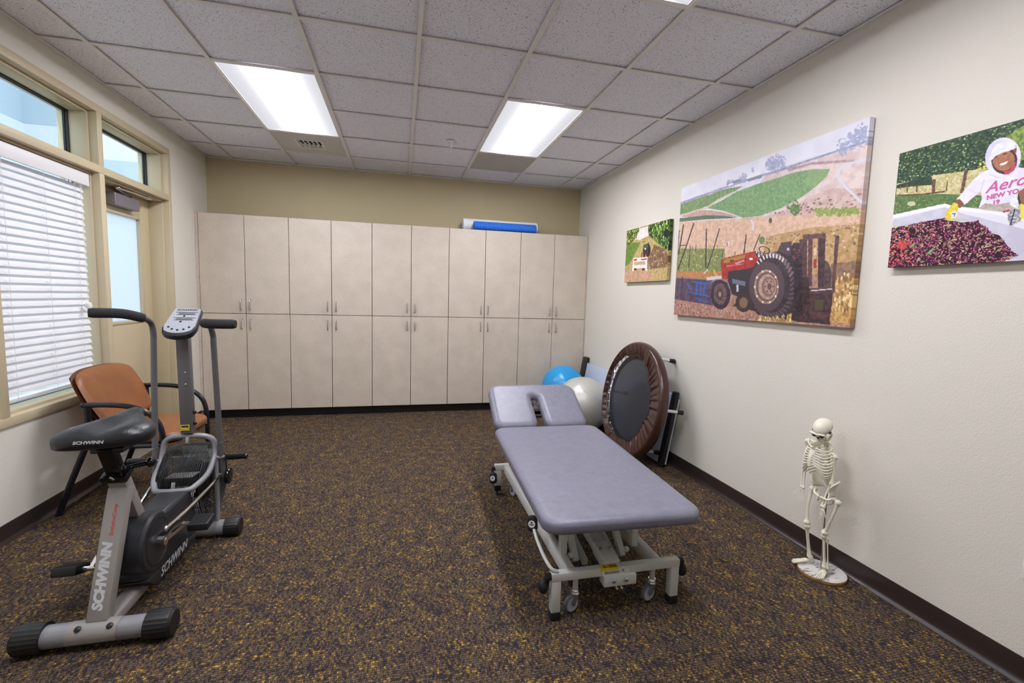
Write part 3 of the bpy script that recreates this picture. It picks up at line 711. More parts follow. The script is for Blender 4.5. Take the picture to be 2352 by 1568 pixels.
for k in range(26):
    a = -1.75+k*0.165; cx,cy = 735+150*math.cos(a),1205+216*math.sin(a)
    p.line([(cx-34*math.cos(a-0.5),cy-40*math.sin(a-0.5)),(cx+4*math.cos(a),cy+4*math.sin(a))],15,(116,96,98) if k < 9 else (84,66,70)); 
for k in range(9):
    a = -2.3+k*0.16; p.line([(735+128*math.cos(a),1205+186*math.sin(a)),(735+150*math.cos(a),1205+214*math.sin(a))],10,(222,214,212))
p.ell((700,1212),118,165,(74,58,64)); p.ell((697,1214),82,114,(178,142,112),(150,112,90),5,86); p.ell((700,1214),72,100,(104,78,72)); p.ell((704,1214),60,84,(186,158,140),(160,126,112),4,87); p.ell((712,1214),46,66,(122,90,84)); p.ell((716,1212),34,50,(168,128,110)); p.ell((718,1212),14,22,(96,66,62))
for k in range(10): a = k*0.628; p.ell((697+77*math.cos(a),1214+107*math.sin(a)),6,8,(236,220,206))
for k in range(6): a = k*1.047; p.ell((716+26*math.cos(a),1212+38*math.sin(a)),5,7,(90,60,56))
p.poly([(770,975),(798,918),(866,910),(858,1008),(830,1000)],(66,48,58)); p.ell((842,965),9,10,(206,180,206)); p.ell((684,970),40,24,(40,30,36),rot=0.35,ring=0.2); p.line([(690,975),(672,1010)],7,(40,30,36)); p.poly([(612,975),(660,985),(668,1020),(640,1022)],(46,40,48)); p.blobs([(618,978),(655,985),(655,1012),(635,1012)],14,0.8,1.8,[(220,220,226),(60,52,60)],88)
for x in (880,892,905,918): p.line([(x,920),(x+12,990)],5,(58,40,44))
p.blobs([(870,960),(930,960),(930,1040),(870,1040)],30,0.8,2,[(120,50,50),(50,36,40),(170,60,56)],89)
p.ell((1085,1150),46,112,(56,42,46),(90,70,70),4,90)
for (P,c) in (([(918,900),(968,888),(968,1450),(918,1445)],(78,50,54)),([(1040,880),(1092,866),(1080,1220),(1040,1222)],(66,44,48)),([(940,868),(1090,856),(1092,888),(940,902)],(96,62,62)),([(975,890),(1005,884),(1000,1210),(972,1210)],(92,62,64)),([(925,1225),(1145,1215),(1140,1262),(925,1275)],(88,60,60)),([(1156,874),(1182,870),(1150,1254),(1128,1254)],(92,62,60)),([(985,1262),(1140,1255),(1118,1455),(1085,1455),(1092,1290),(1020,1290),(1000,1440),(975,1440)],(74,50,52)),([(985,1382),(1110,1380),(1105,1428),(985,1430)],(88,58,58)),([(925,1150),(980,1150),(985,1330),(920,1330)],(54,38,40)),([(880,1040),(935,1000),(940,1400),(880,1350)],(46,34,38))):
    p.poly(P,c,tuple(max(0,v-20) for v in c),5,91)
p.poly([(1012,960),(1034,955),(1030,1000),(1012,1005)],(222,190,160)); p.poly([(1012,1030),(1034,1026),(1030,1090),(1010,1090)],(150,44,40)); p.line([(995,1240),(1135,1228)],7,(206,196,200)); p.poly([(1020,1300),(1080,1298),(1074,1370),(1020,1370)],(74,60,44))
p.blobs([(640,1420),(860,1400),(860,1450),(640,1445)],70,0.7,2.0,[(226,206,140),(200,170,90),(150,120,60)],92,2.0)
_v = np.linspace(1,0,p.h)[:,None,None]; p.im = p.im+(np.array((0.93,0.92,0.96))-p.im)*(0.06+0.16*_v)
hang('wall_picture','large canvas picture of a red tractor before a dry hillside',p,1.815,3.333,1.243,2.25,2.168)

# --- right one: picker and cherries
p = Print(420,279,[(173.5,421.3),(2569.8,-253.8),(2326.5,1274.5),(70.5,1398)])
F2 = [(0,-400),(2700,-400),(2700,1600),(0,1600)]
p.poly(F2,(64,88,62),(38,58,48),4,3); lf = [(140,440),(2600,-260),(2500,520),(900,560),(150,700)]
p.blobs(lf,1500,0.9,2.6,[(102,134,82),(70,98,66),(38,58,50),(136,160,100),(88,118,92),(32,46,42),(120,146,96)],4,0.6); p.blobs(lf,420,0.6,1.3,[(196,206,150),(226,230,200),(170,190,120),(150,176,112)],5)
p.poly([(1080,280),(1239,180),(1500,120),(1500,420),(1200,470),(1120,330)],(150,170,84),(90,116,60),4,6)
p.blobs([(820,520),(920,480),(930,580),(820,620)],50,1,2.2,[(206,196,70),(160,170,80),(220,216,150)],7)
p.poly([(150,680),(520,600),(820,560),(1000,560),(1000,790),(145,790)],(216,204,160),(186,176,120),6,8); p.blobs([(150,690),(950,570),(950,700),(145,780)],160,0.8,2.2,[(160,176,104),(240,234,206),(140,120,90),(110,140,80)],9,0.5)
p.poly([(150,690),(420,610),(450,620),(460,690),(300,700),(148,720)],(58,78,58),(40,60,48),4,10)
for a,b_,wd in (((470,640),(462,755),28),((745,560),(705,760),30),((322,690),(320,750),16),((240,680),(238,755),12),((585,660),(570,750),10),((182,690),(182,730),8)): p.line([a,b_],wd,(128,92,76),(90,64,56),3,11)
p.line([(150,780),(380,770),(560,745)],14,(104,76,62)); p.poly([(130,790),(520,765),(900,780),(900,900),(120,960)],(104,130,78),(78,106,62),3,12); p.blobs([(130,800),(900,790),(900,890),(125,940)],200,0.8,1.8,[(140,160,106),(70,96,58),(186,190,150)],13,0.5); p.ell((275,850),36,20,(206,196,164))
# bin
p.poly([(118,948),(330,900),(560,850),(640,870),(1000,905),(2450,1050),(2400,1450),(60,1450)],(226,224,234)); p.poly([(120,985),(560,880),(700,930),(1100,1030),(1400,1110),(2400,1200),(2400,1420),(1090,1420),(60,1420)],(206,203,217),(196,192,208),20,14)
p.line([(118,958),(560,862),(660,890),(1000,930),(1239,985),(2300,1130)],26,(238,236,244))
ch = [(100,1060),(300,1020),(480,985),(560,970),(700,1010),(830,1000),(900,1040),(960,1100),(1030,1120),(1075,1180),(1130,1250),(1190,1290),(1080,1330),(1020,1420),(60,1420)]
p.poly(ch,(62,18,42),(34,8,24),3,15)
r = np.random.default_rng(5); m = p.mask(ch); ys,xs = np.nonzero(m)
for k in range(1100):
    i = r.integers(len(ys)); cx,cy = xs[i],ys[i]; rr = 1.4+1.1*r.random(); base = [(98,24,56),(122,32,66),(74,16,44),(142,40,72),(104,28,70)][r.integers(5)]
    if cx < 60 and cy > 190 and r.random() < 0.5: base = (196,50,60)
    for dx,dy,q,cc in ((0,0,rr,base),(-0.3*rr,-0.4*rr,rr*0.42,(222,160,194))):
        X0,Y0 = cx+dx,cy+dy; a0,a1,b0,b1 = max(0,int(Y0-q)-1),min(p.h,int(Y0+q)+2),max(0,int(X0-q)-1),min(p.w,int(X0+q)+2)
        yy,xx = np.mgrid[a0:a1,b0:b1]; z = ((xx-X0)**2+(yy-Y0)**2) < q*q; p.im[a0:a1,b0:b1][z] = np.array(cc)/255
for k in range(260):
    i = r.integers(len(ys)); a = r.random()*PI; ln = 3+4*r.random()
    for tt in np.linspace(0,1,10):
        X0 = int(xs[i]+ln*tt*math.cos(a)); Y0 = int(ys[i]+ln*tt*math.sin(a)+1.5*tt*(1-tt))
        if 0 <= X0 < p.w and 0 <= Y0 < p.h and m[Y0,X0]: p.im[Y0,X0] = np.array((212,202,150))/255
for P in ([(395,1290),(440,1240),(475,1228),(440,1275)],[(255,1225),(285,1190),(318,1182),(290,1215)]): p.poly(P,(124,160,116))
p.poly([(120,1040),(160,1045),(140,1065)],(206,206,120)); p.poly([(215,1045),(245,1030),(250,1050)],(214,200,70)); p.ell((195,1200),45,40,(230,120,90),(206,70,70),3,17,amt=0.7)
p.ell((845,1000),10,12,(90,20,50)); p.ell((660,985),90,14,(190,200,190))
# picker: sweatshirt, hood, face, cap, gloves
wh = (233,229,243); sh = (206,202,224)
p.poly([(660,815),(720,745),(800,650),(880,580),(960,550),(1200,540),(1330,560),(1500,700),(1560,860),(1480,900),(1330,800),(1250,730),(1190,760),(1170,850),(1000,860),(905,845),(850,890),(880,800),(870,740),(800,800),(730,860)],wh,(222,217,236),14,20)
p.poly([(850,890),(905,845),(1000,855),(1175,830),(1240,900),(1210,930),(1000,915),(880,900)],(196,184,176),(170,156,150),4,21)
p.line([(880,800),(870,740),(900,640)],9,sh); p.line([(760,720),(850,770)],6,sh); p.line([(1190,760),(1220,700),(1260,640)],9,sh); p.line([(940,600),(1010,625),(1100,615)],8,sh)
p.ell((1060,455),152,172,(226,222,240),(208,204,226),14,22,rot=0.25); p.ell((1070,480),112,120,(70,52,62)); p.poly([(930,520),(1000,580),(1100,610),(1190,560),(1180,600),(1060,625),(950,600)],(228,224,240))
p.ell((1065,480),96,88,(180,122,94),(158,102,76),6,23,rot=-0.3); p.poly([(1060,575),(1120,560),(1170,480),(1165,540),(1110,600),(1080,600)],(196,74,92))
p.ell((1162,385),14,34,(140,84,66)); p.poly([(945,470),(960,400),(1000,345),(1080,315),(1150,330),(1172,372),(1120,395),(1060,410),(1000,440),(960,480)],(238,235,243),(222,220,232),8,24)
p.line([(985,455),(1012,445)],9,(52,32,32)); p.line([(1062,430),(1095,418)],9,(52,32,32)); p.ell((1045,470),18,14,(170,112,90)); p.poly([(1025,510),(1060,500),(1100,482),(1090,506),(1055,522),(1032,522)],(243,236,234)); p.line([(1020,508),(1060,497),(1104,478)],5,(110,52,52))
p.poly([(655,820),(690,808),(725,850),(690,890),(660,870)],(140,86,66)); p.poly([(1190,750),(1239,715),(1330,720),(1300,860),(1215,850)],(150,96,76))
p.poly([(600,880),(640,842),(672,850),(676,900),(668,950),(640,985),(570,990),(562,950)],(232,214,84),(214,190,60),4,25); p.poly([(610,930),(650,905),(672,940),(645,975),(615,970)],(226,226,226)); p.line([(620,940),(650,930),(640,960)],7,(50,50,54))
p.poly([(1205,850),(1260,860),(1270,960),(1210,990)],(232,214,84)); p.poly([(1100,930),(1160,890),(1205,905),(1210,1000),(1130,1040),(1100,990)],(206,204,208),(120,118,126),3,26); p.line([(1160,895),(1120,1035)],12,(54,52,58)); p.line([(1060,920),(1115,905)],14,(186,40,56)); p.poly([(1110,790),(1150,730),(1190,830),(1190,900),(1120,860)],(240,240,246),(220,220,230),5,27)
cp = hang('wall_picture','canvas picture of a cherry picker in white hood at the right edge',p,0.898,1.66,1.53,2.035,2.168)
M('pink_print',(206,84,152),0.6)
def uvpt(P,xf=2.1672,yl=1.66,yr=0.898,z0=1.53,z1=2.035):
    q = p.px([P])[0]; return Vector((xf,yl+(yr-yl)*q[0]/p.w,z1+(z0-z1)*q[1]/p.h))
for body,(a,b_),sz,kw in (('Aero',((945,715),(1215,650)),0.056,dict(shear=0.35,bold=0.0004)),('NEW YO',((925,800),(1190,742)),0.0235,dict(bold=0.0008)),('19',((940,850),(1060,826)),0.022,dict(bold=0.0008))):
    A,Bv = uvpt(a),uvpt(b_); mid = (A+Bv)/2; loc = cp.location
    put_text('lettering',body,sz,'pink_print',cp,tuple(mid-loc),Bv-A,(0,0,1),extrude=0.0001,**kw)

# --- left one: picker with a crate between the rows
p = Print(190,128,[(471,393.5),(1252,175),(1186,1282),(423.5,1322)])
p.poly([(0,0),(1500,0),(1500,1500),(0,1500)],(196,160,130),(160,128,92),6,2)
p.poly([(440,560),(760,520),(1000,520),(1300,620),(1300,1320),(400,1340)],(176,166,96),(206,170,130),4,3); p.blobs([(440,580),(1240,600),(1200,1290),(430,1310)],300,0.7,1.8,[(142,152,72),(200,186,120),(120,128,60),(214,180,148),(110,90,70)],4,0.7)
p.poly([(680,360),(840,310),(870,480),(700,560),(600,540)],(238,232,228),(226,214,208),5,5); p.poly([(450,700),(560,600),(720,600),(640,760),(520,980),(430,1040)],(126,152,74),(96,124,56),3,6)
p.poly([(460,390),(700,330),(690,400),(630,520),(560,600),(470,680)],(124,150,62),(46,56,36),2.6,7); p.blobs([(460,390),(700,330),(640,520),(470,650)],110,0.7,1.8,[(190,206,90),(34,40,30),(220,226,120)],8)
p.poly([(840,300),(1260,170),(1250,760),(1120,700),(960,560),(860,470)],(84,118,52),(36,52,34),3,9); p.blobs([(840,300),(1260,180),(1240,760),(1100,690),(860,450)],260,0.7,2.0,[(160,196,90),(120,164,64),(26,36,30),(196,220,120),(60,92,44)],10,1.6)
p.ell((1180,440),50,80,(30,40,36)); p.poly([(960,640),(1160,720),(1230,880),(1180,1040),(880,1080),(860,900)],(150,112,88),(110,84,64),3,11); p.blobs([(930,700),(1180,740),(1200,1040),(880,1060)],130,0.7,1.6,[(206,176,140),(84,64,50),(170,150,90)],12)
p.poly([(440,1120),(760,1090),(940,1120),(960,1260),(430,1300)],(214,172,146),(190,150,118),4,13); p.line([(735,545),(800,532)],9,(80,66,60)); p.line([(735,590),(800,576)],9,(80,66,60))
p.ell((845,740),52,120,(54,44,50)); p.poly([(755,720),(800,690),(800,860),(765,870)],(58,50,54)); p.ell((808,680),48,48,(84,112,70),(60,80,60),2,14); p.ell((800,715),14,18,(240,238,236)); p.ell((835,790),26,70,(96,44,48)); p.line([(748,780),(720,910)],20,(170,66,56)); p.line([(862,600),(848,900),(846,1080)],14,(42,34,34))
p.poly([(588,882),(846,862),(838,920),(838,1100),(795,1110),(800,1060),(600,1066),(592,1112),(562,1112)],(238,232,226)); p.poly([(600,950),(800,935),(800,1000),(598,1010)],(206,176,146)); p.line([(600,965),(800,950)],6,(170,140,112)); p.line([(600,990),(800,976)],6,(170,140,112)); p.poly([(596,900),(650,895),(655,925),(596,930)],(206,40,56)); p.poly([(722,900),(830,880),(830,905),(722,922)],(206,40,56)); p.poly([(600,1068),(640,1065),(640,1100),(600,1104)],(56,44,40)); p.poly([(742,1065),(790,1062),(790,1100),(742,1100)],(56,44,40))
hang('wall_picture','small canvas picture of a fruit picker with a white crate, left of the tractor',p,3.468,4.222,1.526,2.032,2.170)
# ------------------------------------------------------------------ treatment table
def vinyl(name, rgb, rgb2, rough, sc=38):
    m, n, l, b = mat_new(name); tc = n.new('ShaderNodeTexCoord')
    mp = n.new('ShaderNodeMapping'); mp.inputs['Scale'].default_value = (1,1,1); l.new(tc.outputs['Object'],mp.inputs['Vector'])
    t1 = n.new('ShaderNodeTexNoise'); t1.inputs['Scale'].default_value = sc; t1.inputs['Detail'].default_value = 8; t1.inputs['Roughness'].default_value = 0.8; l.new(mp.outputs['Vector'],t1.inputs['Vector'])
    rp = n.new('ShaderNodeValToRGB'); e = rp.color_ramp.elements; e[0].position = 0.3; e[0].color = L3(rgb); e[1].position = 0.72; e[1].color = L3(rgb2); l.new(t1.outputs['Fac'],rp.inputs['Fac']); l.new(rp.outputs['Color'],b.inputs['Base Color'])
    b.inputs['Roughness'].default_value = rough
    t2 = n.new('ShaderNodeTexNoise'); t2.inputs['Scale'].default_value = 420; t2.inputs['Detail'].default_value = 2; l.new(tc.outputs['Object'],t2.inputs['Vector'])
    bp = n.new('ShaderNodeBump'); bp.inputs['Strength'].default_value = 0.25; bp.inputs['Distance'].default_value = 0.002; l.new(t2.outputs['Fac'],bp.inputs['Height']); l.new(bp.outputs['Normal'],b.inputs['Normal'])
vinyl('grey_vinyl',(107,106,121),(128,127,143),0.36,22)
M('white_enamel',(206,208,205),0.35,spec=0.5); M('grey_wheel',(112,116,124),0.3); M('wheel_rim',(176,182,192),0.3); M('yellow_sticker',(226,196,36),0.5); M('white_sticker',(226,226,224),0.5); M('ink',(30,30,34),0.6); M('navy_ink',(24,36,96),0.6); M('pad_under',(60,60,66),0.7)
tt = thing('treatment_table','low grey padded treatment table with raised face-hole headrest and white frame','treatment table',(0.915,2.34,0),world=True)
def WB(p): return p   # parts are given in room coordinates
# base frame
b = B().box(0.615,1.215,1.70,1.735,0.172,0.207); nb = b.build('cross_beam','white_enamel',tt,bevel=0.003)
B().box(0.627,1.227,2.945,2.98,0.174,0.211).build('cross_beam','white_enamel',tt,bevel=0.003)
B().box(0.690,0.728,1.735,2.945,0.150,0.207).build('side_rail','white_enamel',tt,bevel=0.003)
B().box(1.100,1.136,1.735,2.945,0.150,0.207).build('side_rail','white_enamel',tt,bevel=0.003)
for x,y,z0,zb in ((0.617,1.70,0.0,0.037),(1.173,1.70,0.0,0.037),(0.629,2.943,0.03,0.068),(1.187,2.943,0.03,0.068)):
    lg = B().box(x,x+0.04,y,y+0.037,zb-0.002,0.173).build('leg','white_enamel',tt,bevel=0.003)
    f = B().box(x-0.001,x+0.041,y-0.001,y+0.038,z0,zb)
    if z0 > 0: f.cyl((x+0.02,y+0.018,z0+0.002),(x+0.02,y+0.018,0.01),0.006,8).lathe([(0,0),(0.016,0),(0.016,0.006),(0.006,0.012),(0,0.012)],(x+0.02,y+0.018,0.0),(0,0,1),14)
    f.build('rubber_foot','black_rubber',lg,bevel=0.002)
# casters
def caster(x,y,dx,dy):
    st = B().cyl((x,y,0.172),(x,y,0.098),0.012,14).build('caster_stem','white_enamel',tt)
    B().lathe([(0,0),(0.017,0),(0.019,0.006),(0.016,0.012),(0.019,0.018),(0.016,0.026),(0,0.026)],(x,y,0.074),(0,0,1),18).build('caster_swivel','chrome',st)
    ax = Vector((dx,dy,0)).normalized(); o = Vector((x,y,0.038))+Vector((-ax.y,ax.x,0))*-0.022
    w_ = B().lathe([(0,-0.011),(0.026,-0.011),(0.030,-0.010),(0.036,-0.007),(0.038,0),(0.036,0.007),(0.030,0.010),(0.026,0.011),(0,0.011)],o,ax,28).build('caster_wheel','grey_wheel',st)
    B().lathe([(0.026,0.0112),(0.030,0.0118),(0.031,0.0108)],o,ax,28).lathe([(0.026,-0.0112),(0.030,-0.0118),(0.031,-0.0108)],o,ax,28).build('wheel_ring','wheel_rim',st)
    B().lathe([(0,-0.016),(0.006,-0.016),(0.006,0.016),(0,0.016)],o,ax,12).build('axle','chrome',st)
    for s in (-1,1):
        B().beam(Vector((x,y,0.078))+ax*0.014*s,o+ax*0.014*s,0.026,0.003,ax.cross(Vector((0,0,1)))).build('caster_fork','grey_wheel',st,bevel=0.001)
caster(0.742,1.752,0.35,-0.9); caster(1.112,1.752,0.25,-0.95); caster(0.745,2.93,0.9,0.3); caster(1.11,2.93,0.9,0.3)
# bracket box under the near beam, stickers and lettering
B().box(0.845,0.995,1.685,1.735,0.130,0.176).build('bracket_box','white_enamel',tt,bevel=0.003)
for x in (0.888,0.945): B().lathe([(0,0),(0.010,0),(0.010,-0.004),(0.007,-0.007),(0,-0.007)],(x,1.685,0.155),(0,1,0),6).build('bolt','steel',tt)
for x in (0.905,0.928): B().tube([(x,1.695,0.131),(x,1.693,0.118),(x+0.004,1.690,0.112),(x+0.008,1.693,0.116)],0.0028,6).build('cable_hook','white_plastic',tt)
B().box(0.832,0.914,1.6992,1.727,0.2072,0.2078).box(0.832,0.914,1.6988,1.6996,0.196,0.2078).build('warning_sticker','yellow_sticker',tt,smooth=False)
B().box(0.842,0.968,1.6990,1.6999,0.175,0.195).build('rating_label','white_sticker',tt,smooth=False)
loc = tt.location
def T3(x,y,z): return (x-loc.x,y-loc.y,z-loc.z)
tri = B(); tri.tube([(0.845,1.704,0.2082),(0.865,1.704,0.2082),(0.855,1.723,0.2082)],0.0012,5,closed=True); tri.build('warning_mark','ink',tt)
put_text('lettering','!',0.013,'ink',tt,T3(0.855,1.710,0.2084),(1,0,0),(0,1,0),bold=0.0003)
put_text('lettering','150 kg',0.011,'ink',tt,T3(0.891,1.712,0.2084),(1,0,0),(0,1,0),bold=0.0003)
B().tube([(0.872,1.704,0.2082),(0.910,1.704,0.2082),(0.910,1.721,0.2082),(0.872,1.721,0.2082)],0.0008,5,closed=True).build('warning_mark','ink',tt)
put_text('lettering','CE',0.012,'ink',tt,T3(0.935,1.6984,0.190),(1,0,0),(0,0,1),bold=0.0002)
for k,zz in enumerate((0.1905,0.1865,0.1825)):
    b = B(); r_ = random.Random(k); x = 0.85
    while x < 0.915: w_ = 0.003+0.006*r_.random(); b.box(x,x+w_,1.6984,1.6991,zz-0.0011,zz+0.0011); x += w_+0.0016
    b.build('fine_print','ink',tt,smooth=False)
# lifting gear
for x in (0.775,1.005):
    B().beam((x,1.84,0.165),(x,2.06,0.405),0.028,0.030).build('lift_arm','white_enamel',tt,bevel=0.002)
for x in (0.818,0.967):
    B().beam((x,1.83,0.160),(x,2.70,0.40),0.026,0.028).build('lift_arm','white_enamel',tt,bevel=0.002)
for x in (0.752,1.030): B().ell((x,1.85,0.190),(0.014,0.014,0.014),None,12,8).build('roller_knob','white_plastic',tt)
B().beam((0.900,1.74,0.185),(0.893,2.62,0.33),0.055,0.045).build('actuator','white_enamel',tt,bevel=0.004)
B().beam((0.903,1.735,0.19),(0.899,1.86,0.213),0.068,0.058).build('actuator_bracket','white_enamel',tt,bevel=0.003)
for x in (0.875,0.922): B().cyl((x,1.80,0.225),(x,1.80,0.242),0.005,8).build('bolt','steel',tt)
for x in (0.702,1.052): B().box(x,x+0.03,1.84,1.875,0.205,0.415).build('guide_post','white_enamel',tt,bevel=0.002)
for x in (0.70,1.10):
    B().box(x,x+0.03,1.74,2.86,0.385,0.412).build('upper_rail','white_enamel',tt,bevel=0.002)
for y in (1.80,2.42,2.82): B().box(0.70,1.13,y,y+0.03,0.384,0.411).build('upper_cross_bar','white_enamel',tt,bevel=0.002)
# foot lever with paddles
lev = B().tube(smooth_path([(0.640,1.712,0.212),(0.617,1.725,0.222),(0.607,1.80,0.236),(0.606,1.90,0.258),(0.609,1.955,0.272)],5),0.0075,10).build('foot_lever','white_enamel',tt)
def paddle(c,par):
    c = Vector(c); P = rrect(0.048,0.072,0.02,6); ax = Vector((-0.45,-0.85,0.25)).normalized(); u = Vector((1,0,0)); u = (u-ax*u.dot(ax)).normalized(); v = ax.cross(u); v = v if v.z > 0 else -v
    bb = cushion(P,-0.016,0.016,0.012,0.010,lambda x,y,z: c+u*x+v*y+ax*z,4); o = bb.build('foot_paddle','black_rubber',par)
    B().lathe([(0,0.0165),(0.0165,0.0165),(0.0165,0.0172),(0,0.0172)],c,ax,20).build('paddle_badge','white_sticker',par)
    B().obox(c+ax*0.0176+v*0.006,u*0.0035,v*0.0045,ax*0.0002).obox(c+ax*0.0176-v*0.003,u*0.010,v*0.0022,ax*0.0002).build('badge_mark','navy_ink',par,smooth=False)
paddle((0.606,1.975,0.292),lev)
lev2 = B().cyl((0.612,2.955,0.185),(0.628,2.955,0.185),0.014,12).beam((0.610,2.952,0.19),(0.604,2.915,0.135),0.012,0.02).build('foot_lever','black_rubber',tt)
paddle((0.602,2.88,0.150),lev2)
for x,s in ((0.615,-1),(1.215,1)):
    b = B().cyl((x,1.717,0.19),(x+0.022*s,1.717,0.19),0.016,12).ell((x+0.028*s,1.728,0.142),(0.022,0.026,0.030),None,14,10).beam((x+0.014*s,1.717,0.19),(x+0.02*s,1.722,0.15),0.018,0.02)
    b.build('lever_joint','black_rubber',tt,bevel=0)
# padded top, slightly skewed over the frame
yawt = -math.atan2(0.040,1.25); slope = math.atan2(0.027,1.25)
Rm = Matrix.Rotation(yawt,3,'Z') @ Matrix.Rotation(slope,3,'X'); org = Vector((0.913,1.625,0.466))
def ft(x,y,z): return org + Rm @ Vector((x,y,z))
P = [(x,y+0.632) for x,y in rrect(0.712,1.264,0.078,8)]
main = cushion(P,-0.062,0.0,0.034,0.02,ft).build('padded_top','grey_vinyl',tt,angle=60)
B().loft([[ft(x,y+0.632,z) for x,y in rrect(0.60,1.14,0.03,4)] for z in (-0.075,-0.061)]).build('base_board','pad_under',main)
# headrest with face slot
th = math.radians(27); hy = 1.268
def fh(x,y,z):
    q = Matrix.Rotation(th,3,'X') @ Vector((x,y,z)); return org + Rm @ Vector((q.x-0.008,q.y+hy,q.z-0.002))
W2,LN,rr,sw,sl = 0.33,0.455,0.085,0.027,0.315
P = []
def arcp(cx,cy,r,a0,a1,n=8): P.extend([(cx+r*math.cos(math.radians(a0+(a1-a0)*k/n)),cy+r*math.sin(math.radians(a0+(a1-a0)*k/n))) for k in range(n+1)])
arcp(W2-0.068,0.068,0.068,-90,0); arcp(W2-rr,LN-rr,rr,0,90); arcp(-W2+rr,LN-rr,rr,90,180); arcp(-W2+0.068,0.068,0.068,180,270)
mr_ = 0.064
arcp(-sw-mr_,mr_,mr_,270,360,6)
for k in range(1,6): P.append((-sw,mr_+(sl-sw-mr_)*k/6))
arcp(0,sl-sw,sw,180,0,10)
for k in range(5,0,-1): P.append((sw,mr_+(sl-sw-mr_)*k/6))
arcp(sw+mr_,mr_,mr_,180,270,6)
hd = cushion(P,-0.062,0.0,0.044,0.010,fh,9).build('headrest','grey_vinyl',tt,angle=60)
for x in (-0.2,0.2):
    B().beam(fh(x,0.03,-0.075),fh(x,0.36,-0.075),0.03,0.02).build('headrest_bar','white_enamel',tt,bevel=0.002)
    B().beam(fh(x,0.26,-0.085),ft(x,1.15,-0.10),0.02,0.012).build('headrest_strut','white_enamel',tt,bevel=0.002)
# low metal rack glimpsed through the slot
rk = thing('metal_rack','low metal rack with chrome hand weights, glimpsed through the headrest slot','rack',(1.64,5.04,0),world=True)
M('grey_metal',(120,118,122),0.4,0.6)
B().box(1.26,2.03,4.88,5.21,0.086,0.099).build('shelf','grey_metal',rk,bevel=0.002)
B().box(1.26,2.03,4.87,4.88,0.072,0.104).build('shelf_lip','grey_metal',rk,bevel=0.002)
B().box(1.26,2.03,4.87,4.885,0.012,0.036).build('lower_bar','grey_metal',rk,bevel=0.002)
for k in range(3):
    B().lathe([(0,-0.075),(0.028,-0.075),(0.03,-0.07),(0.03,-0.035),(0.013,-0.03),(0.013,0.03),(0.03,0.035),(0.03,0.07),(0.028,0.075),(0,0.075)],(1.34+0.11*k,4.99,0.129),(0,1,0.0),14).build('hand_weight','chrome',rk)
for x in (1.262,2.012): B().box(x,x+0.018,4.885,4.91,0,0.086).build('rack_leg','grey_metal',rk,bevel=0.002); B().box(x,x+0.018,5.18,5.205,0,0.086).build('rack_leg','grey_metal',rk,bevel=0.002)
# ------------------------------------------------------------------ exercise bike
M('silver_paint',(152,147,143),0.38,0.15,bump=(300,0.05)); M('grey_paint',(102,100,103),0.36,0.2); M('silver_tube',(142,142,146),0.33,0.2)
M('foam_grip',(36,36,40),0.85,bump=(260,0.5)); M('seat_vinyl',(31,33,38),0.31,bump=(240,0.25)); M('shroud_plastic',(40,41,45),0.40); M('console_grey',(168,172,180),0.45); M('console_dark',(38,41,47),0.45)
M('lcd',(120,126,120),0.2); M('letter_white',(226,226,228),0.5); M('letter_silver',(196,197,202),0.4); M('letter_red',(206,44,40),0.5); M('fan_blade',(214,214,217),0.38,0.1); M('wire_black',(15,15,16),0.42)
BX = -1.10
bk = thing('exercise_bike','grey and black upright fan exercise bike with moving arms and black saddle','exercise bike',(BX,2.30,0),world=True)
def bt(x,y,z): return (x-BX,y-2.30,z)
# stabilisers with ribbed end caps
def stabiliser(y,x0,x1,r,rc,lc):
    tb = B().cyl((x0+lc*0.5,y,rc),(x1-lc*0.5,y,rc),r,28).build('stabiliser','silver_tube',bk)
    for xa,s in ((x0,1),(x1,-1)):
        n = 44; prof = [(0.0,0),(rc*0.80,0),(rc*0.97,lc*0.10),(rc,lc*0.2),(rc*0.97,lc),(rc*0.86,lc),(0.0,lc)]
        V = []
        for (q,h) in prof:
            for k in range(n):
                a = 2*PI*k/n; rr = q*(1-(0.035 if (k % 2 and h >= lc*0.1 and q > rc*0.9) else 0)); V.append((xa+s*h,y+rr*math.cos(a),rc+rr*math.sin(a)))
        b = B(); F = [(i*n+k,i*n+(k+1) % n,(i+1)*n+(k+1) % n,(i+1)*n+k) for i in range(len(prof)-1) for k in range(n)]; b.add(V,F); b.build('end_cap','black_plastic',tb,angle=25)
    return tb
stabiliser(1.925,-1.352,-0.848,0.040,0.054,0.090)
stabiliser(2.700,-1.335,-0.852,0.040,0.050,0.075)
# saddle plate on rear stabiliser
b = B(); 
V = []; F = []
for i,x in enumerate((BX-0.085,BX+0.075)):
    for k in range(7):
        a = math.radians(70+(205-70)*k/6); V.append((x,1.925+0.0432*math.cos(a),0.054+0.0432*math.sin(a)))
for k in range(6): F.append((k,k+1,7+k+1,7+k))
b.add(V,F); b.build('foot_plate','silver_paint',bk)
for x in (BX-0.048,BX+0.052):
    B().lathe([(0,0),(0.011,0),(0.011,0.003),(0.008,0.0055),(0,0.006)],(x,1.925-0.0425*0.64,0.054+0.0425*0.77),(0,-0.64,0.77),14).build('bolt','black_plastic',bk)
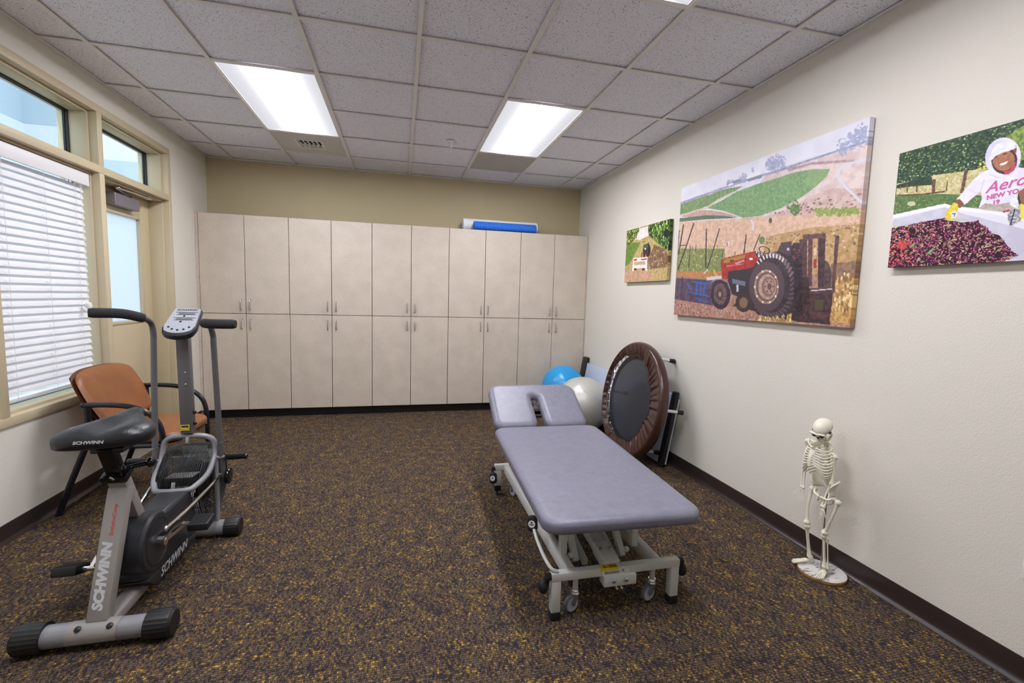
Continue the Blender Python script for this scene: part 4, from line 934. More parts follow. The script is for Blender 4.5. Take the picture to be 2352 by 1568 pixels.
# rear post with lettering
pA,pB = Vector((BX,1.935,0.088)),Vector((BX,2.112,0.535))
B().beam(pA,pB,0.070,0.045).build('rear_post','silver_paint',bk,bevel=0.004)
ud = (pB-pA).normalized(); nd = Vector((0,-ud.z,ud.y)); fc = lambda t,x: pA+ud*t+nd*0.0230+Vector((x,0,0))
q = fc(0.155,-0.002); put_text('lettering','SCHWINN',0.0445,'letter_silver',bk,bt(*q),ud,(-1,0,0),bold=0.0026,shear=0.22,wide=1.12)
q = fc(0.358,0.004); put_text('lettering','EvolutionComp',0.0185,'letter_red',bk,bt(*q),ud,(-1,0,0),shear=0.25,bold=0.0001)
q = fc(0.012,0.0); put_text('lettering','MADE IN TAIWAN',0.0045,'ink',bk,bt(*q),(1,0,0),ud,bold=0.0002) if False else None
# seat tube from collar into shroud, seat post, collar
sA,sB = Vector((BX,2.262,0.22)),Vector((BX,2.092,0.598))
B().beam(sA,sB,0.062,0.046).build('seat_tube','silver_paint',bk,bevel=0.004)
us = (sB-sA).normalized()
B().beam(sB-us*0.018,sB+us*0.014,0.088,0.070).build('collar','black_gloss',bk,bevel=0.006)
sp = B().beam(sB,sB+us*0.145,0.052,0.040).build('seat_post','black_gloss',bk,bevel=0.004)
b = B().cyl((BX+0.03,2.12,0.615),(BX+0.085,2.135,0.622),0.010,10).ell((BX+0.096,2.14,0.625),(0.017,0.022,0.022),None,14,8); b.build('adjusting_knob','black_gloss',bk)
B().cyl((BX+0.005,2.058,0.587),(BX-0.004,2.052,0.600),0.004,8).build('collar_pin','steel',bk)
# base beam under the shroud
B().beam((BX+0.01,1.95,0.062),(BX+0.01,2.66,0.070),0.060,0.040).build('base_beam','silver_paint',bk,bevel=0.004)
# saddle: stations from broad rear to nose
st = [(1.97, 0.07, 0.77, 0.768, 0.003), (1.974, 0.115, 0.784, 0.755, 0.005), (1.99, 0.146, 0.798, 0.746, 0.009), (2.02, 0.158, 0.806, 0.742, 0.012), (2.06, 0.158, 0.8075, 0.7414, 0.012), (2.1, 0.146, 0.8063, 0.7418, 0.01), (2.135, 0.12, 0.8084, 0.7466, 0.006), (2.165, 0.088, 0.8137, 0.7507, 0.0), (2.195, 0.06, 0.8201, 0.7628, -0.004), (2.225, 0.044, 0.8265, 0.7769, -0.004), (2.25, 0.034, 0.8291, 0.7903, -0.003), (2.268, 0.022, 0.8261, 0.8021, -0.002), (2.275, 0.008, 0.8197, 0.8137, 0)]
rings = []
for y,hw,zt,zb,dip in st:
    ring = []
    for k in range(28):
        a = 2*PI*k/28; c,s_ = math.cos(a),math.sin(a)
        x = hw*math.copysign(abs(c)**0.62,c); zc = (zt+zb)/2; hz = (zt-zb)/2
        z = zc+hz*math.copysign(abs(s_)**0.5,s_)
        if s_ > 0: z -= dip*max(0,1-(x/max(hw*0.28,1e-3))**2)*1.5 - 0.008*max(0,1-((abs(x)-hw*0.58)/(hw*0.3))**2)*(1 if hw > 0.08 else 0)
        ring.append((BX-0.006+x,y,z+0.05*x-(0.012*min(1,(hw/0.12)) if s_ < 0 else 0)))
    rings.append(ring)
sd = B().loft(rings).build('saddle','seat_vinyl',bk,angle=70)
put_text('lettering','SCHWINN',0.0168,'letter_white',sd,bt(BX-0.022,1.9715-0.003,0.767),(1,0.0,0.004),(0,-0.12,1),bold=0.0007,shear=0.25,wide=1.2)
b = B().box(BX-0.05,BX+0.06,2.02,2.12,0.705,0.726); b.build('saddle_clamp','black_plastic',bk,bevel=0.008)
# shroud: body around crank and neck up to the fan
cy,cz = 2.185,0.258
b = B()
def prof_sh(rg): return [(cy+rg*math.cos(math.radians(a)),cz+rg*math.sin(math.radians(a))) for a in range(0,360,10)]
rings = []
for x,rg in ((-0.082,0.105),(-0.080,0.117),(-0.070,0.127),(0.070,0.127),(0.080,0.117),(0.082,0.105)): rings.append([(BX+0.005+x,y,z) for y,z in prof_sh(rg)])
b.loft(rings); shr = b.build('crank_shroud','shroud_plastic',bk,angle=30)
poly = [(2.095,0.14),(2.15,0.080),(2.56,0.060),(2.60,0.10),(2.59,0.24),(2.545,0.335),(2.50,0.345),(2.30,0.345),(2.16,0.32)]
b = B(); b.prism(poly,lambda y,z,x: (x,y,z),BX-0.060,BX+0.075); b.build('fan_shroud','shroud_plastic',bk,bevel=0.018,bseg=3)
b = B(); b.prism([(2.10,0.125),(2.17,0.066),(2.56,0.055),(2.56,0.10)],lambda y,z,x: (x,y,z),BX-0.058,BX+0.083); b.build('shroud_skirt','shroud_plastic',bk,bevel=0.006)
B().lathe([(0.106,0.0815),(0.092,0.0835),(0.086,0.074),(0.06,0.070),(0,0.070)],(BX+0.005,cy,cz),(1,0,0),32).build('crank_recess','black_plastic',bk)
put_text('lettering','SCHWINN',0.056,'letter_silver',bk,bt(BX+0.0845,2.327,0.100),(0,1,0.0),(0,0,1),bold=0.001,shear=0.3,wide=0.95)
# cranks, pedals, drive rods
M('pedal_black',(28,28,30),0.5)
pR = Vector((-0.985,2.350,0.250)); pL = Vector((-1.215,2.115,0.202))
for P_,s in ((pR,1),(pL,-1)):
    x = BX+0.105*s; ax_ = Vector((x,cy,cz))
    cr = B().cyl((BX+0.075*s,cy,cz),(x+0.012*s,cy,cz),0.020,16).beam(ax_,(x+0.01*s,P_.y,P_.z),0.014,0.026).cyl((x,P_.y,P_.z),(x+0.045*s,P_.y,P_.z),0.009,10).ell((x+0.006*s,cy,cz),(0.010,0.016,0.016),None,12,8).build('crank','chrome',bk,bevel=0)
    c = Vector((x+0.085*s,P_.y,P_.z)); d = Vector((0,1,0.10 if s > 0 else -0.35)).normalized(); nz = Vector((0,-d.z,d.y)); b = B()
    b.obox(c,(0.043,0,0),d*0.046,nz*0.018)
    pe = b.build('pedal','pedal_black',bk,bevel=0.006)
    g = B()
    for k in range(12): g.obox(c+d*(-0.038+0.0069*k)+nz*0.0185,(0.037,0,0),d*0.0018,nz*0.0012)
    g.build('pedal_ribs','pedal_black',pe,smooth=False)
def rod(s,a,b_,mid):
    o = B().tube(smooth_path([a,mid,b_],4),0.0085,10); o.ell(a,(0.010,0.013,0.013),None,12,8); o.ell(b_,(0.010,0.011,0.011),None,12,8); return o.build('drive_rod','chrome',bk)
# fan wheel and wire cage
fy,fz,fr,fhw = 2.765,0.295,0.208,0.096
for k in range(10):
    a = 2*PI*k/10+0.05; d = Vector((0,math.cos(a),math.sin(a))); tn = Vector((0,-math.sin(a),math.cos(a)))
    B().obox(Vector((BX,fy,fz))+d*0.150,(0.062,0,0),d*0.040+tn*0.022,(tn*0.0013-d*0.0007)).build('fan_blade','fan_blade',bk,smooth=False)
B().lathe([(0,-0.075),(0.07,-0.075),(0.10,-0.06),(0.10,0.06),(0.07,0.075),(0,0.075)],(BX,fy,fz),(1,0,0),28).build('fan_hub','black_plastic',bk)
def hoop(b,x,r,w,n=44,sg=5): b.tube([(x,fy+r*math.cos(2*PI*k/n),fz+r*math.sin(2*PI*k/n)) for k in range(n)],w,sg,closed=True)
cg = B()
for k in range(25):
    x = BX-fhw+0.010+(2*fhw-0.020)*k/24; e = abs(k-12)/12; hoop(cg,x,fr-0.010*e**3,0.0020)
for s in (-1,1):
    for k in range(14): hoop(cg,BX+s*(fhw+0.006*(1-(k/14)**2)),fr-0.022-k*0.0125,0.0019,36)
    hoop(cg,BX+s*fhw,fr-0.014,0.0035)
    for a in range(0,360,45):
        d = Vector((0,math.cos(math.radians(a)),math.sin(math.radians(a)))); o = Vector((BX+s*fhw,fy,fz)); cg.cyl(o+d*0.03,o+d*(fr-0.01),0.002,5)
for a in range(22,382,45):
    d = Vector((0,math.cos(math.radians(a)),math.sin(math.radians(a)))); cg.cyl(Vector((BX-fhw,fy,fz))+d*(fr-0.01),Vector((BX+fhw,fy,fz))+d*(fr-0.01),0.0022,5)
cg.build('fan_cage','wire_black',bk,angle=80)
for s in (-1,1): B().lathe([(0,0.0),(0.045,0.0),(0.05,-0.006),(0,-0.006)] if s < 0 else [(0,0.006),(0.05,0.006),(0.045,0.0),(0,0)],(BX+s*(fhw+0.004),fy,fz),(1,0,0),24).build('cage_hub','wire_black',bk)
# grey loop frame round the fan, column, forks
hw = 0.122
right = [(BX+0.045,2.728,0.560),(BX+0.085,2.732,0.552),(BX+hw-0.006,2.735,0.525),(BX+hw+0.002,2.725,0.47),(BX+hw,2.690,0.42),(BX+hw-0.004,2.625,0.378),(BX+hw-0.03,2.560,0.350),(BX+0.06,2.530,0.338)]
loop = right+[(2*BX-x,y,z) for x,y,z in reversed(right)]
B().tube(smooth_path(loop+[loop[0]],4)[:-1],0.0140,12,closed=True).build('loop_frame','silver_tube',bk)
for s in (-1,1):
    B().tube(smooth_path([(BX+s*(hw+0.001),2.725,0.46),(BX+s*(hw+0.006),2.720,0.36),(BX+s*(hw+0.008),2.712,0.2),(BX+s*(hw+0.008),2.705,0.085)],4),0.0135,12).build('fork','silver_tube',bk)
for P_ in ((BX+0.005,2.700,0.545),(BX+0.0,2.538,0.362)):
    B().obox(P_,(0.009,0,0),(0,0.004,0.016),(0,0.0014,-0.0004)).build('cage_tab','steel',bk,bevel=0.001)
colA,colB = Vector((BX,2.728,0.578)),Vector((BX,2.712,1.135))
cl_ = B().beam(colA,colB,0.058,0.045).build('column','grey_paint',bk,bevel=0.005)
for z in (0.845,0.908): B().ell((BX+0.008,2.696,z),(0.005,0.003,0.005),None,10,6).build('screw','steel',bk)
for z in (0.630,0.690): B().ell((BX+0.033,2.722,z),(0.012,0.008,0.010),None,10,6).build('side_bolt','black_gloss',bk)
B().box(BX-0.024,BX+0.016,2.7002,2.7012,0.597,0.628).build('caution_label','yellow_sticker',bk,smooth=False)
b = B(); b.box(BX-0.020,BX+0.012,2.6998,2.7003,0.615,0.624)
b.build('label_print','ink',bk,smooth=False)
b = B(); b.tube([(BX-0.020,2.7,0.6005),(BX+0.012,2.7,0.6005),(BX+0.012,2.7,0.612),(BX-0.020,2.7,0.612)],0.0007,4,closed=True); b.build('label_print','ink',bk,smooth=False)
# console
co = Vector((BX+0.007,2.690,1.170)); cn = Vector((0,-0.62,0.785)); cu = Vector((0,0.785,0.62)); cx_ = Vector((1,0,0))
def fcn(x,y,z): return co+cx_*x+cu*y+cn*z
ol = [(0.058,0.105),(-0.058,0.105),(-0.064,0.098)]+[(-0.076,-0.045),(-0.070,-0.068)]+[(-0.070*math.cos(math.radians(a)),-0.068-0.038*math.sin(math.radians(a))) for a in range(15,180,15)]+[(0.070,-0.068),(0.076,-0.045),(0.064,0.098)]
con = cushion(ol,-0.030,0.006,0.006,0.012,fcn,4).build('console_body','console_dark',bk,angle=50)
il = [(x*0.93,(y-0.005)*0.90+0.012) for x,y in ol]
B().loft([[fcn(x,y,0.0055) for x,y in il],[fcn(x*0.99,y*0.99,0.0085) for x,y in il]]).build('console_face','console_grey',con)
for yy in (0.060,0.018):
    B().obox(fcn(0.006,yy,0.009),cx_*0.036,cu*0.0065,cn*0.0006).build('display','lcd',con,smooth=False)
    b = B(); b.obox(fcn(0.006,yy+0.0085,0.0090),cx_*0.050,cu*0.0012,cn*0.0006).obox(fcn(0.006,yy-0.0085,0.0090),cx_*0.044,cu*0.0012,cn*0.0006); b.build('display_trim','console_dark',con,smooth=False)
for x,y in ((0.0,0.040),(-0.004,-0.004),(-0.046,-0.044),(-0.026,-0.060),(0.0,-0.067),(0.026,-0.062),(0.046,-0.046)):
    B().lathe([(0,0),(0.0055,0),(0.0048,0.0028),(0,0.003)],fcn(x,y,0.0085),cn,12).build('button','black_plastic',con)
q = fcn(0.0,0.088,0.0092); put_text('lettering','SCHWINN',0.017,'ink',con,bt(*q),cx_,cu,bold=0.0004,shear=0.25,wide=1.15)
B().beam((BX,2.715,1.12),(BX,2.725,1.17),0.06,0.045).build('console_mount','black_plastic',bk,bevel=0.004)
# moving arms
def arm(s,bot,ring,top,mid,g0,g1,g2):
    pts = smooth_path([bot,ring,top,mid,g0],6)
    # straight below, bent above
    t = [Vector(bot),Vector(ring)]+[Vector(top)]
    path = [Vector(bot),Vector(bot).lerp(Vector(ring),0.5),Vector(ring),Vector(ring).lerp(Vector(top),0.5)]+smooth_path([Vector(top)-(Vector(top)-Vector(ring)).normalized()*0.03,Vector(top),mid,g0,g1],5)
    o = B().tube(path,0.0140,14).build('moving_arm','grey_paint',bk)
    B().tube(smooth_path([g0,g1,g2],5),[0.021]+[0.0235]*9+[0.020],16).build('foam_grip','foam_grip',o)
    rg = Vector(ring); d = (Vector(top)-rg).normalized(); B().lathe([(0.0140,-0.0015),(0.0155,-0.001),(0.0155,0.001),(0.0140,0.0015)],rg,d,18).build('arm_ring','chrome',o)
    return o
XRr,XLl = BX+0.152,BX-0.152
arm(1,(XRr+0.002,2.745,0.320),(XRr+0.001,2.715,0.522),(XRr,2.672,1.105),(XRr,2.640,1.153),(XRr-0.004,2.575,1.175),(XRr+0.045,2.535,1.175),(XRr+0.152,2.530,1.175))
arm(-1,(XLl-0.004,2.712,0.345),(XLl-0.003,2.722,0.502),(XLl,2.752,1.10),(XLl,2.735,1.158),(XLl-0.005,2.675,1.190),(XLl-0.065,2.610,1.214),(XLl-0.172,2.555,1.218))
# foot pegs on the pivot axle
for s,x in ((1,XRr),(-1,XLl)):
    pv = B().cyl((BX+s*0.118,2.722,0.436),(x+s*0.02,2.722,0.436),0.011,12).build('pivot_axle','chrome',bk)
    g = [(0,0)]+[((0.0165 if k % 2 else 0.0145),0.004+0.0075*k) for k in range(14)]+[(0.014,0.112),(0,0.112)]
    B().lathe(g,(x+s*0.018,2.722,0.436),(s,0,0),16).build('foot_peg','black_gloss',bk)
rod(1,(BX+0.128,2.165,0.320),(XRr-0.012,2.742,0.330),(BX+0.136,2.40,0.318))
rod(-1,(BX-0.128,2.262,0.170),(XLl+0.012,2.712,0.352),(BX-0.136,2.48,0.27))
for s,x,P_ in ((1,XRr,(2.745,0.322)),):
    B().lathe([(0,0.010),(0.018,0.010),(0.020,0.016),(0.042,0.018),(0.045,0.026),(0.042,0.036),(0.025,0.040),(0,0.040)],(x,P_[0],P_[1]),(s,0,0),24).build('joint_cap','black_gloss',bk)
# ------------------------------------------------------------------ guest chair by the window
M('tan_vinyl',(140,87,47),0.42,bump=(300,0.15),vary=(9,(128,77,41))); M('chair_metal',(30,30,36),0.25,0.2); M('chair_shell',(96,60,40),0.4)
ch = thing('guest_chair','tan vinyl guest chair with black tubular arms standing under the window','chair',(-1.58,3.41,0),math.radians(-1.0))
# seat
cushion([(x+0.035,y) for x,y in rrect(0.43,0.52,0.10,8)],0.405,0.462,0.026,0.02,lambda x,y,z: (x,y,z-0.012*((x-0.035)/0.235)**2)).build('seat','tan_vinyl',ch,angle=60)
B().loft([[(x+0.03,y,z) for x,y in rrect(0.40,0.44,0.06,6)] for z in (0.385,0.407)]).build('seat_pan','chair_metal',ch)
# curved backrest: grid wrapped on a shallow cylinder, leaning back
def back_pt(u,v,d):
    """u -1..1 across, v 0..1 up, d forward"""
    tp_ = max(0,(v-0.45)/0.55); wv = 0.262+0.030*min(1,v*1.8)-0.026*tp_**3
    y = u*wv; x = -0.150-0.155*v**1.2+0.034*(abs(u)**2.2)*(0.4+0.6*v)+d; z = 0.475+0.365*v-0.036*(abs(u)**4)*(v**2)+0.05*abs(u)**3*(1-v)**3
    return (x,y,z)
def back(nu,nv,d0,d1,sh):
    b = B(); V = []
    idx = {}
    for side,d in ((0,d1),(1,d0)):
        for i in range(nu+1):
            for j in range(nv+1):
                u = -1+2*i/nu; v = j/nv; e = min(1-abs(u),min(v,1-v)*2.0); ed = min(1,max(0,e)/0.12); rnd = math.sqrt(max(0,1-(1-ed)**2)); mid = (d0+d1)/2
                dd = mid+(d-mid)*rnd; idx[side,i,j] = len(V); V.append(back_pt(u*sh,0.5+(v-0.5)*sh,dd))
    F = []
    for i in range(nu):
        for j in range(nv):
            F.append((idx[0,i,j],idx[0,i+1,j],idx[0,i+1,j+1],idx[0,i,j+1])); F.append((idx[1,i,j],idx[1,i,j+1],idx[1,i+1,j+1],idx[1,i+1,j]))
    for i in range(nu): F.append((idx[0,i,0],idx[1,i,0],idx[1,i+1,0],idx[0,i+1,0])); F.append((idx[0,i,nv],idx[0,i+1,nv],idx[1,i+1,nv],idx[1,i,nv]))
    for j in range(nv): F.append((idx[0,0,j],idx[0,0,j+1],idx[1,0,j+1],idx[1,0,j])); F.append((idx[0,nu,j],idx[1,nu,j],idx[1,nu,j+1],idx[0,nu,j+1]))
    b.add(V,F); return b
back(22,14,-0.004,0.034,1.0).build('backrest','tan_vinyl',ch,angle=60)
back(22,14,-0.018,-0.005,1.0).build('back_shell','chair_shell',ch,angle=60)
for s,nm in ((-1,0),(1,0)):
    y = 0.305*s
    armp = smooth_path([(-0.195,y,0.655),(-0.08,y,0.655),(0.03,y,0.642),(0.12,y,0.605),(0.178,y,0.54),(0.198,y,0.46),(0.200,y,0.40)],6)
    B().tube(armp,0.0155,12).ell((-0.195,y,0.655),(0.0165,0.0165,0.0165),None,12,8).build('armrest','chair_metal',ch)
    B().tube([(0.200,y,0.405),(0.202,y,0.20),(0.205,y,0.004)],0.0150,12).build('leg','chair_metal',ch)
    B().tube([(-0.178,y,0.648),(-0.176,y,0.50),(-0.20,y,0.40),(-0.28,y,0.20),(-0.352,y,0.004)],0.0165,12).build('leg','chair_metal',ch)
    B().tube([(-0.17,y,0.42),(-0.185,0.24*s,0.50),(-0.23,0.20*s,0.66)],0.012,10).build('back_support','chair_metal',ch)
    B().tube([(-0.19,y,0.398),(0.200,y,0.398)],0.011,10).build('side_rail','chair_metal',ch)
    for x,z in ((0.201,0.395),(0.201,0.37)): B().ell((x+0.0,y-0.0155*(1 if s > 0 else 1),z),(0.005,0.004,0.005),None,8,6).build('rivet','steel',ch)
for x in (0.15,-0.14): B().tube([(x,-0.305,0.392),(x,0.305,0.392)],0.011,10).build('cross_rail','chair_metal',ch)

# ------------------------------------------------------------------ exercise balls
def ball(name,label,c,r,rgb,rough,rgb2):
    m, n, l, b_ = mat_new(name+'_skin'); b_.inputs['Roughness'].default_value = rough; b_.inputs['Base Color'].default_value = L3(rgb); b_.inputs['Specular IOR Level'].default_value = 0.5
    tc = n.new('ShaderNodeTexCoord'); wv = n.new('ShaderNodeTexWave'); wv.bands_direction = 'Z'; wv.inputs['Scale'].default_value = 13; wv.inputs['Distortion'].default_value = 0.3; l.new(tc.outputs['Object'],wv.inputs['Vector'])
    bp = n.new('ShaderNodeBump'); bp.inputs['Strength'].default_value = 0.06; bp.inputs['Distance'].default_value = 0.01; l.new(wv.outputs['Fac'],bp.inputs['Height']); l.new(bp.outputs['Normal'],b_.inputs['Normal'])
    rot = Matrix.Rotation(0.45,3,'Y') @ Matrix.Rotation(0.5,3,'X')
    t = thing(name,label,'exercise ball',(c[0],c[1],rgb2)); b_.inputs['Metallic'].default_value = 0.25 if 'silver' in name else 0.0
    o = B().ell((0,0,0),(r,r,r*0.985),None,64,36).mesh('ball_skin',m); q = link('ball_skin',o,t); q.location = (0,0,r*0.985); q.rotation_euler = rot.to_euler()
    p_ = B().lathe([(0,0),(0.011,0),(0.012,0.003),(0.006,0.005),(0,0.005)],(0,0,r*0.985-0.001),(0,0,1),14).mesh('valve_plug','white_plastic'); v = link('valve_plug',p_,q); v.rotation_euler = (2.2,0.4,0)
ball('exercise_ball_blue','blue exercise ball in the corner, behind the silver one',(1.828,4.935),0.244,(34,150,214),0.28,0.101)
ball('exercise_ball_silver','silver grey exercise ball between the headrest and the trampoline',(1.82,4.32),0.281,(192,190,184),0.36,0.0)
for o in list(C.objects):
    if o.name.startswith('exercise_ball_'): o.name = 'exercise_ball'

# ------------------------------------------------------------------ mini trampoline leaning against the wall
def pleat_mat():
    m, n, l, b = mat_new('brown_vinyl'); b.inputs['Base Color'].default_value = L3((84,52,44)); b.inputs['Roughness'].default_value = 0.27
    tc = n.new('ShaderNodeTexCoord'); t = n.new('ShaderNodeTexNoise'); t.inputs['Scale'].default_value = 14; t.inputs['Detail'].default_value = 4; l.new(tc.outputs['Object'],t.inputs['Vector'])
    rp = n.new('ShaderNodeValToRGB'); rp.color_ramp.elements[0].color = L3((74,44,37)); rp.color_ramp.elements[1].color = L3((54,34,31)); l.new(t.outputs['Fac'],rp.inputs['Fac']); l.new(rp.outputs['Color'],b.inputs['Base Color'])
    bp = n.new('ShaderNodeBump'); bp.inputs['Strength'].default_value = 0.15; bp.inputs['Distance'].default_value = 0.01; l.new(t.outputs['Fac'],bp.inputs['Height']); l.new(bp.outputs['Normal'],b.inputs['Normal'])
pleat_mat()
def net_mat():
    m, n, l, b = mat_new('jump_mat'); out = n['Material Output']; b.inputs['Base Color'].default_value = L3((58,60,66)); b.inputs['Roughness'].default_value = 0.5
    tr = n.new('ShaderNodeBsdfTransparent'); tr.inputs[0].default_value = (0.6,0.62,0.66,1); mx = n.new('ShaderNodeMixShader'); mx.inputs[0].default_value = 0.42; l.new(b.outputs[0],mx.inputs[1]); l.new(tr.outputs[0],mx.inputs[2]); l.new(mx.outputs[0],out.inputs[0])
net_mat(); M('mat_border',(22,22,24),0.6); M('leg_white',(214,214,206),0.35)
tilt = math.radians(8.5); TC = Vector((1.938,3.530,0.502)); RT = 0.478
tr_ = thing('mini_trampoline','round mini trampoline with pleated brown cover leaning on its edge by the wall','trampoline',(1.89,3.535,0),world=True)
# disc frame: a = along -Y.. use (p=Y direction, q=up in disc plane, n=normal towards room)
tq = Vector((math.sin(tilt),0,math.cos(tilt))); tp = Vector((0,-1,0)); tn = Vector((-math.cos(tilt),0,math.sin(tilt)))
def TD(r,a,h): return TC + (tp*math.cos(a)+tq*math.sin(a))*r + tn*h      # a=0 towards the camera side
nn = 260; V = []; F = []
rnd = random.Random(3); ph = [rnd.random()*6.28 for _ in range(8)]
def inner(a):   # cover is dragged aside on the far side, so springs show there
    far = 0.5-0.5*math.cos(a)
    return 0.302+0.150*far**1.2+0.010*math.sin(5*a+ph[0])+0.007*math.sin(11*a+ph[1])+0.004*math.sin(23*a+ph[2])
NJ = 16
for k in range(nn):
    a = 2*PI*k/nn; ri = inner(a)
    pl = 0.55*math.sin(46*a+1.5*math.sin(3*a+ph[3]))+0.30*math.sin(71*a+2*math.sin(5*a+ph[4]))+0.25*math.sin(29*a+ph[5])
    for j in range(NJ+1):
        if j <= 11:
            f = j/11; r_ = ri+(RT-ri)*f; h = 0.008+0.030*f**0.7 + 0.0130*pl*(1-f)**0.75*min(1,f*5+0.3)
        else:
            b2 = (j-11)/5*PI*0.80; r_ = RT+0.022*math.sin(b2); h = 0.038*math.cos(b2)-0.004
        V.append(TD(r_,a,h))
for k in range(nn):
    for j in range(NJ): F.append((k*(NJ+1)+j,k*(NJ+1)+j+1,((k+1) % nn)*(NJ+1)+j+1,((k+1) % nn)*(NJ+1)+j))
b = B(); b.add(V,F); cov = b.build('pleated_cover','brown_vinyl',tr_,angle=80)
B().tube([TD(inner(2*PI*k/120)+0.001,2*PI*k/120,0.009) for k in range(120)],0.0045,6,closed=True).build('elastic_hem','brown_vinyl',cov)
B().tube([TD(RT-0.005,2*PI*k/72,0) for k in range(72)],0.0150,10,closed=True).build('rim_tube','leg_white',tr_)
B().loft([[TD(0.345,2*PI*k/72,h) for k in range(72)] for h in (0.0,0.002)]).build('jump_mat','jump_mat',tr_)
V = [TD(0.345,2*PI*k/72,0.003) for k in range(72)]+[TD(0.392,2*PI*k/72,0.003) for k in range(72)]+[TD(0.392,2*PI*k/72,-0.003) for k in range(72)]+[TD(0.345,2*PI*k/72,-0.003) for k in range(72)]
b = B(); b.add(V,[(q*72+k,q*72+(k+1) % 72,((q+1) % 4)*72+(k+1) % 72,((q+1) % 4)*72+k) for q in range(4) for k in range(72)]); b.build('mat_border','mat_border',tr_)
sp_me = None
for k in range(36):
    a = 2*PI*(k+0.5)/36; pts = []
    for i in range(60):
        t = i/59; w_ = 6*2*PI*t; c0 = TD(0.398+0.055*t,a,0); tg = (-tp*math.sin(a)+tq*math.cos(a)); pts.append(c0+tg*0.0075*math.cos(w_)+tn*0.0075*math.sin(w_))
    B().tube([TD(0.385,a,0.004)]+pts[::2]+[TD(0.470,a,0.002)],0.0032,5).build('spring','chrome',tr_)
for k in range(6):
    a = math.radians(-60*k+2)
    p0 = TD(RT-0.035,a,-0.005); p1 = TD(RT-0.035,a,-0.180)
    lg = B().cyl(p0,p1,0.0125,14).build('leg','leg_white',tr_)
    B().lathe([(0,-0.03),(0.0150,-0.03),(0.0165,-0.012),(0.0185,0.006),(0.0185,0.020),(0.012,0.024),(0,0.024)],p1,-tn,16).build('rubber_foot','black_rubber',lg)

# ------------------------------------------------------------------ folded table panel behind the trampoline
M('panel_blue',(196,206,224),0.35); M('panel_edge',(206,210,220),0.3,0.4)
pt_ = thing('leaning_panel','long pale blue panel with black end rails leaning against the right wall','panel',(2.09,4.1,0),world=True)
bx0,bx1,hz = 2.072,2.172,0.605
def PB(y,f,d): # f up fraction, d thickness away from room
    return (bx0+(bx1-bx0)*f+d,y,0.012+(hz-0.012)*f)
def slab(y0,y1,f0,f1,d0,d1): 
    b = B(); b.loft([[PB(y0,f0,d0),PB(y1,f0,d0),PB(y1,f1,d0),PB(y0,f1,d0)],[PB(y0,f0,d1),PB(y1,f0,d1),PB(y1,f1,d1),PB(y0,f1,d1)]]); return b
slab(3.27,5.05,0.02,0.985,-0.004,0.012).build('board','panel_blue',pt_,bevel=0.002)
slab(3.205,3.27,0.0,1.03,-0.020,0.014).build('end_rail','black_plastic',pt_,bevel=0.010,bseg=3)
slab(5.05,5.16,0.0,1.09,-0.030,0.014).build('end_rail','black_plastic',pt_,bevel=0.010,bseg=3)
slab(3.20,3.24,0.03,0.93,0.0145,0.024).build('back_edge','panel_edge',pt_,bevel=0.004)
for y,f in ((3.40,0.16),(3.44,0.20)): B().ell(PB(y,f,-0.006),(0.004,0.012,0.004),None,8,6).build('screw','chrome',pt_)

# ------------------------------------------------------------------ anatomical skeleton model
def bone_mat():
    m, n, l, b = mat_new('bone'); b.inputs['Roughness'].default_value = 0.45
    tc = n.new('ShaderNodeTexCoord'); t = n.new('ShaderNodeTexNoise'); t.inputs['Scale'].default_value = 30; t.inputs['Detail'].default_value = 4; l.new(tc.outputs['Object'],t.inputs['Vector'])
    rp = n.new('ShaderNodeValToRGB'); rp.color_ramp.elements[0].color = L3((214,206,184)); rp.color_ramp.elements[1].color = L3((238,233,218)); l.new(t.outputs['Fac'],rp.inputs['Fac']); l.new(rp.outputs['Color'],b.inputs['Base Color'])
bone_mat(); M('hollow_shade',(46,40,34),0.8); M('wood_edge',(150,112,62),0.5)
def marble():
    m, n, l, b = mat_new('marble_top'); tc = n.new('ShaderNodeTexCoord'); mp = n.new('ShaderNodeMapping'); mp.inputs['Scale'].default_value = (9,26,1); mp.inputs['Rotation'].default_value = (0,0,0.7); l.new(tc.outputs['Object'],mp.inputs['Vector'])
    t = n.new('ShaderNodeTexNoise'); t.inputs['Scale'].default_value = 1.6; t.inputs['Detail'].default_value = 6; t.inputs['Distortion'].default_value = 1.2; l.new(mp.outputs['Vector'],t.inputs['Vector'])
    rp = n.new('ShaderNodeValToRGB'); e = rp.color_ramp.elements; e[0].position = 0.36; e[0].color = L3((110,104,104)); e[1].position = 0.5; e[1].color = L3((214,210,206)); l.new(t.outputs['Fac'],rp.inputs['Fac']); l.new(rp.outputs['Color'],b.inputs['Base Color']); b.inputs['Roughness'].default_value = 0.3
marble()
sk = thing('skeleton_model','small white anatomical skeleton model standing on a round marble-look base by the wall','skeleton model',(2.075,1.757,0),world=True)
bs = B().lathe([(0,0),(0.105,0),(0.107,0.004),(0.107,0.014),(0.105,0.017),(0,0.017)],(2.075,1.757,0),(0,0,1),40).build('base','wood_edge',sk)
B().lathe([(0,0),(0.1045,0),(0.1045,0.0012),(0,0.0012)],(2.075,1.757,0.017),(0,0,1),40).build('base_top','marble_top',bs)
B().cyl((2.083,1.772,0.018),(2.083,1.775,0.42),0.0035,8).build('support_rod','steel',sk)
SX = 2.055
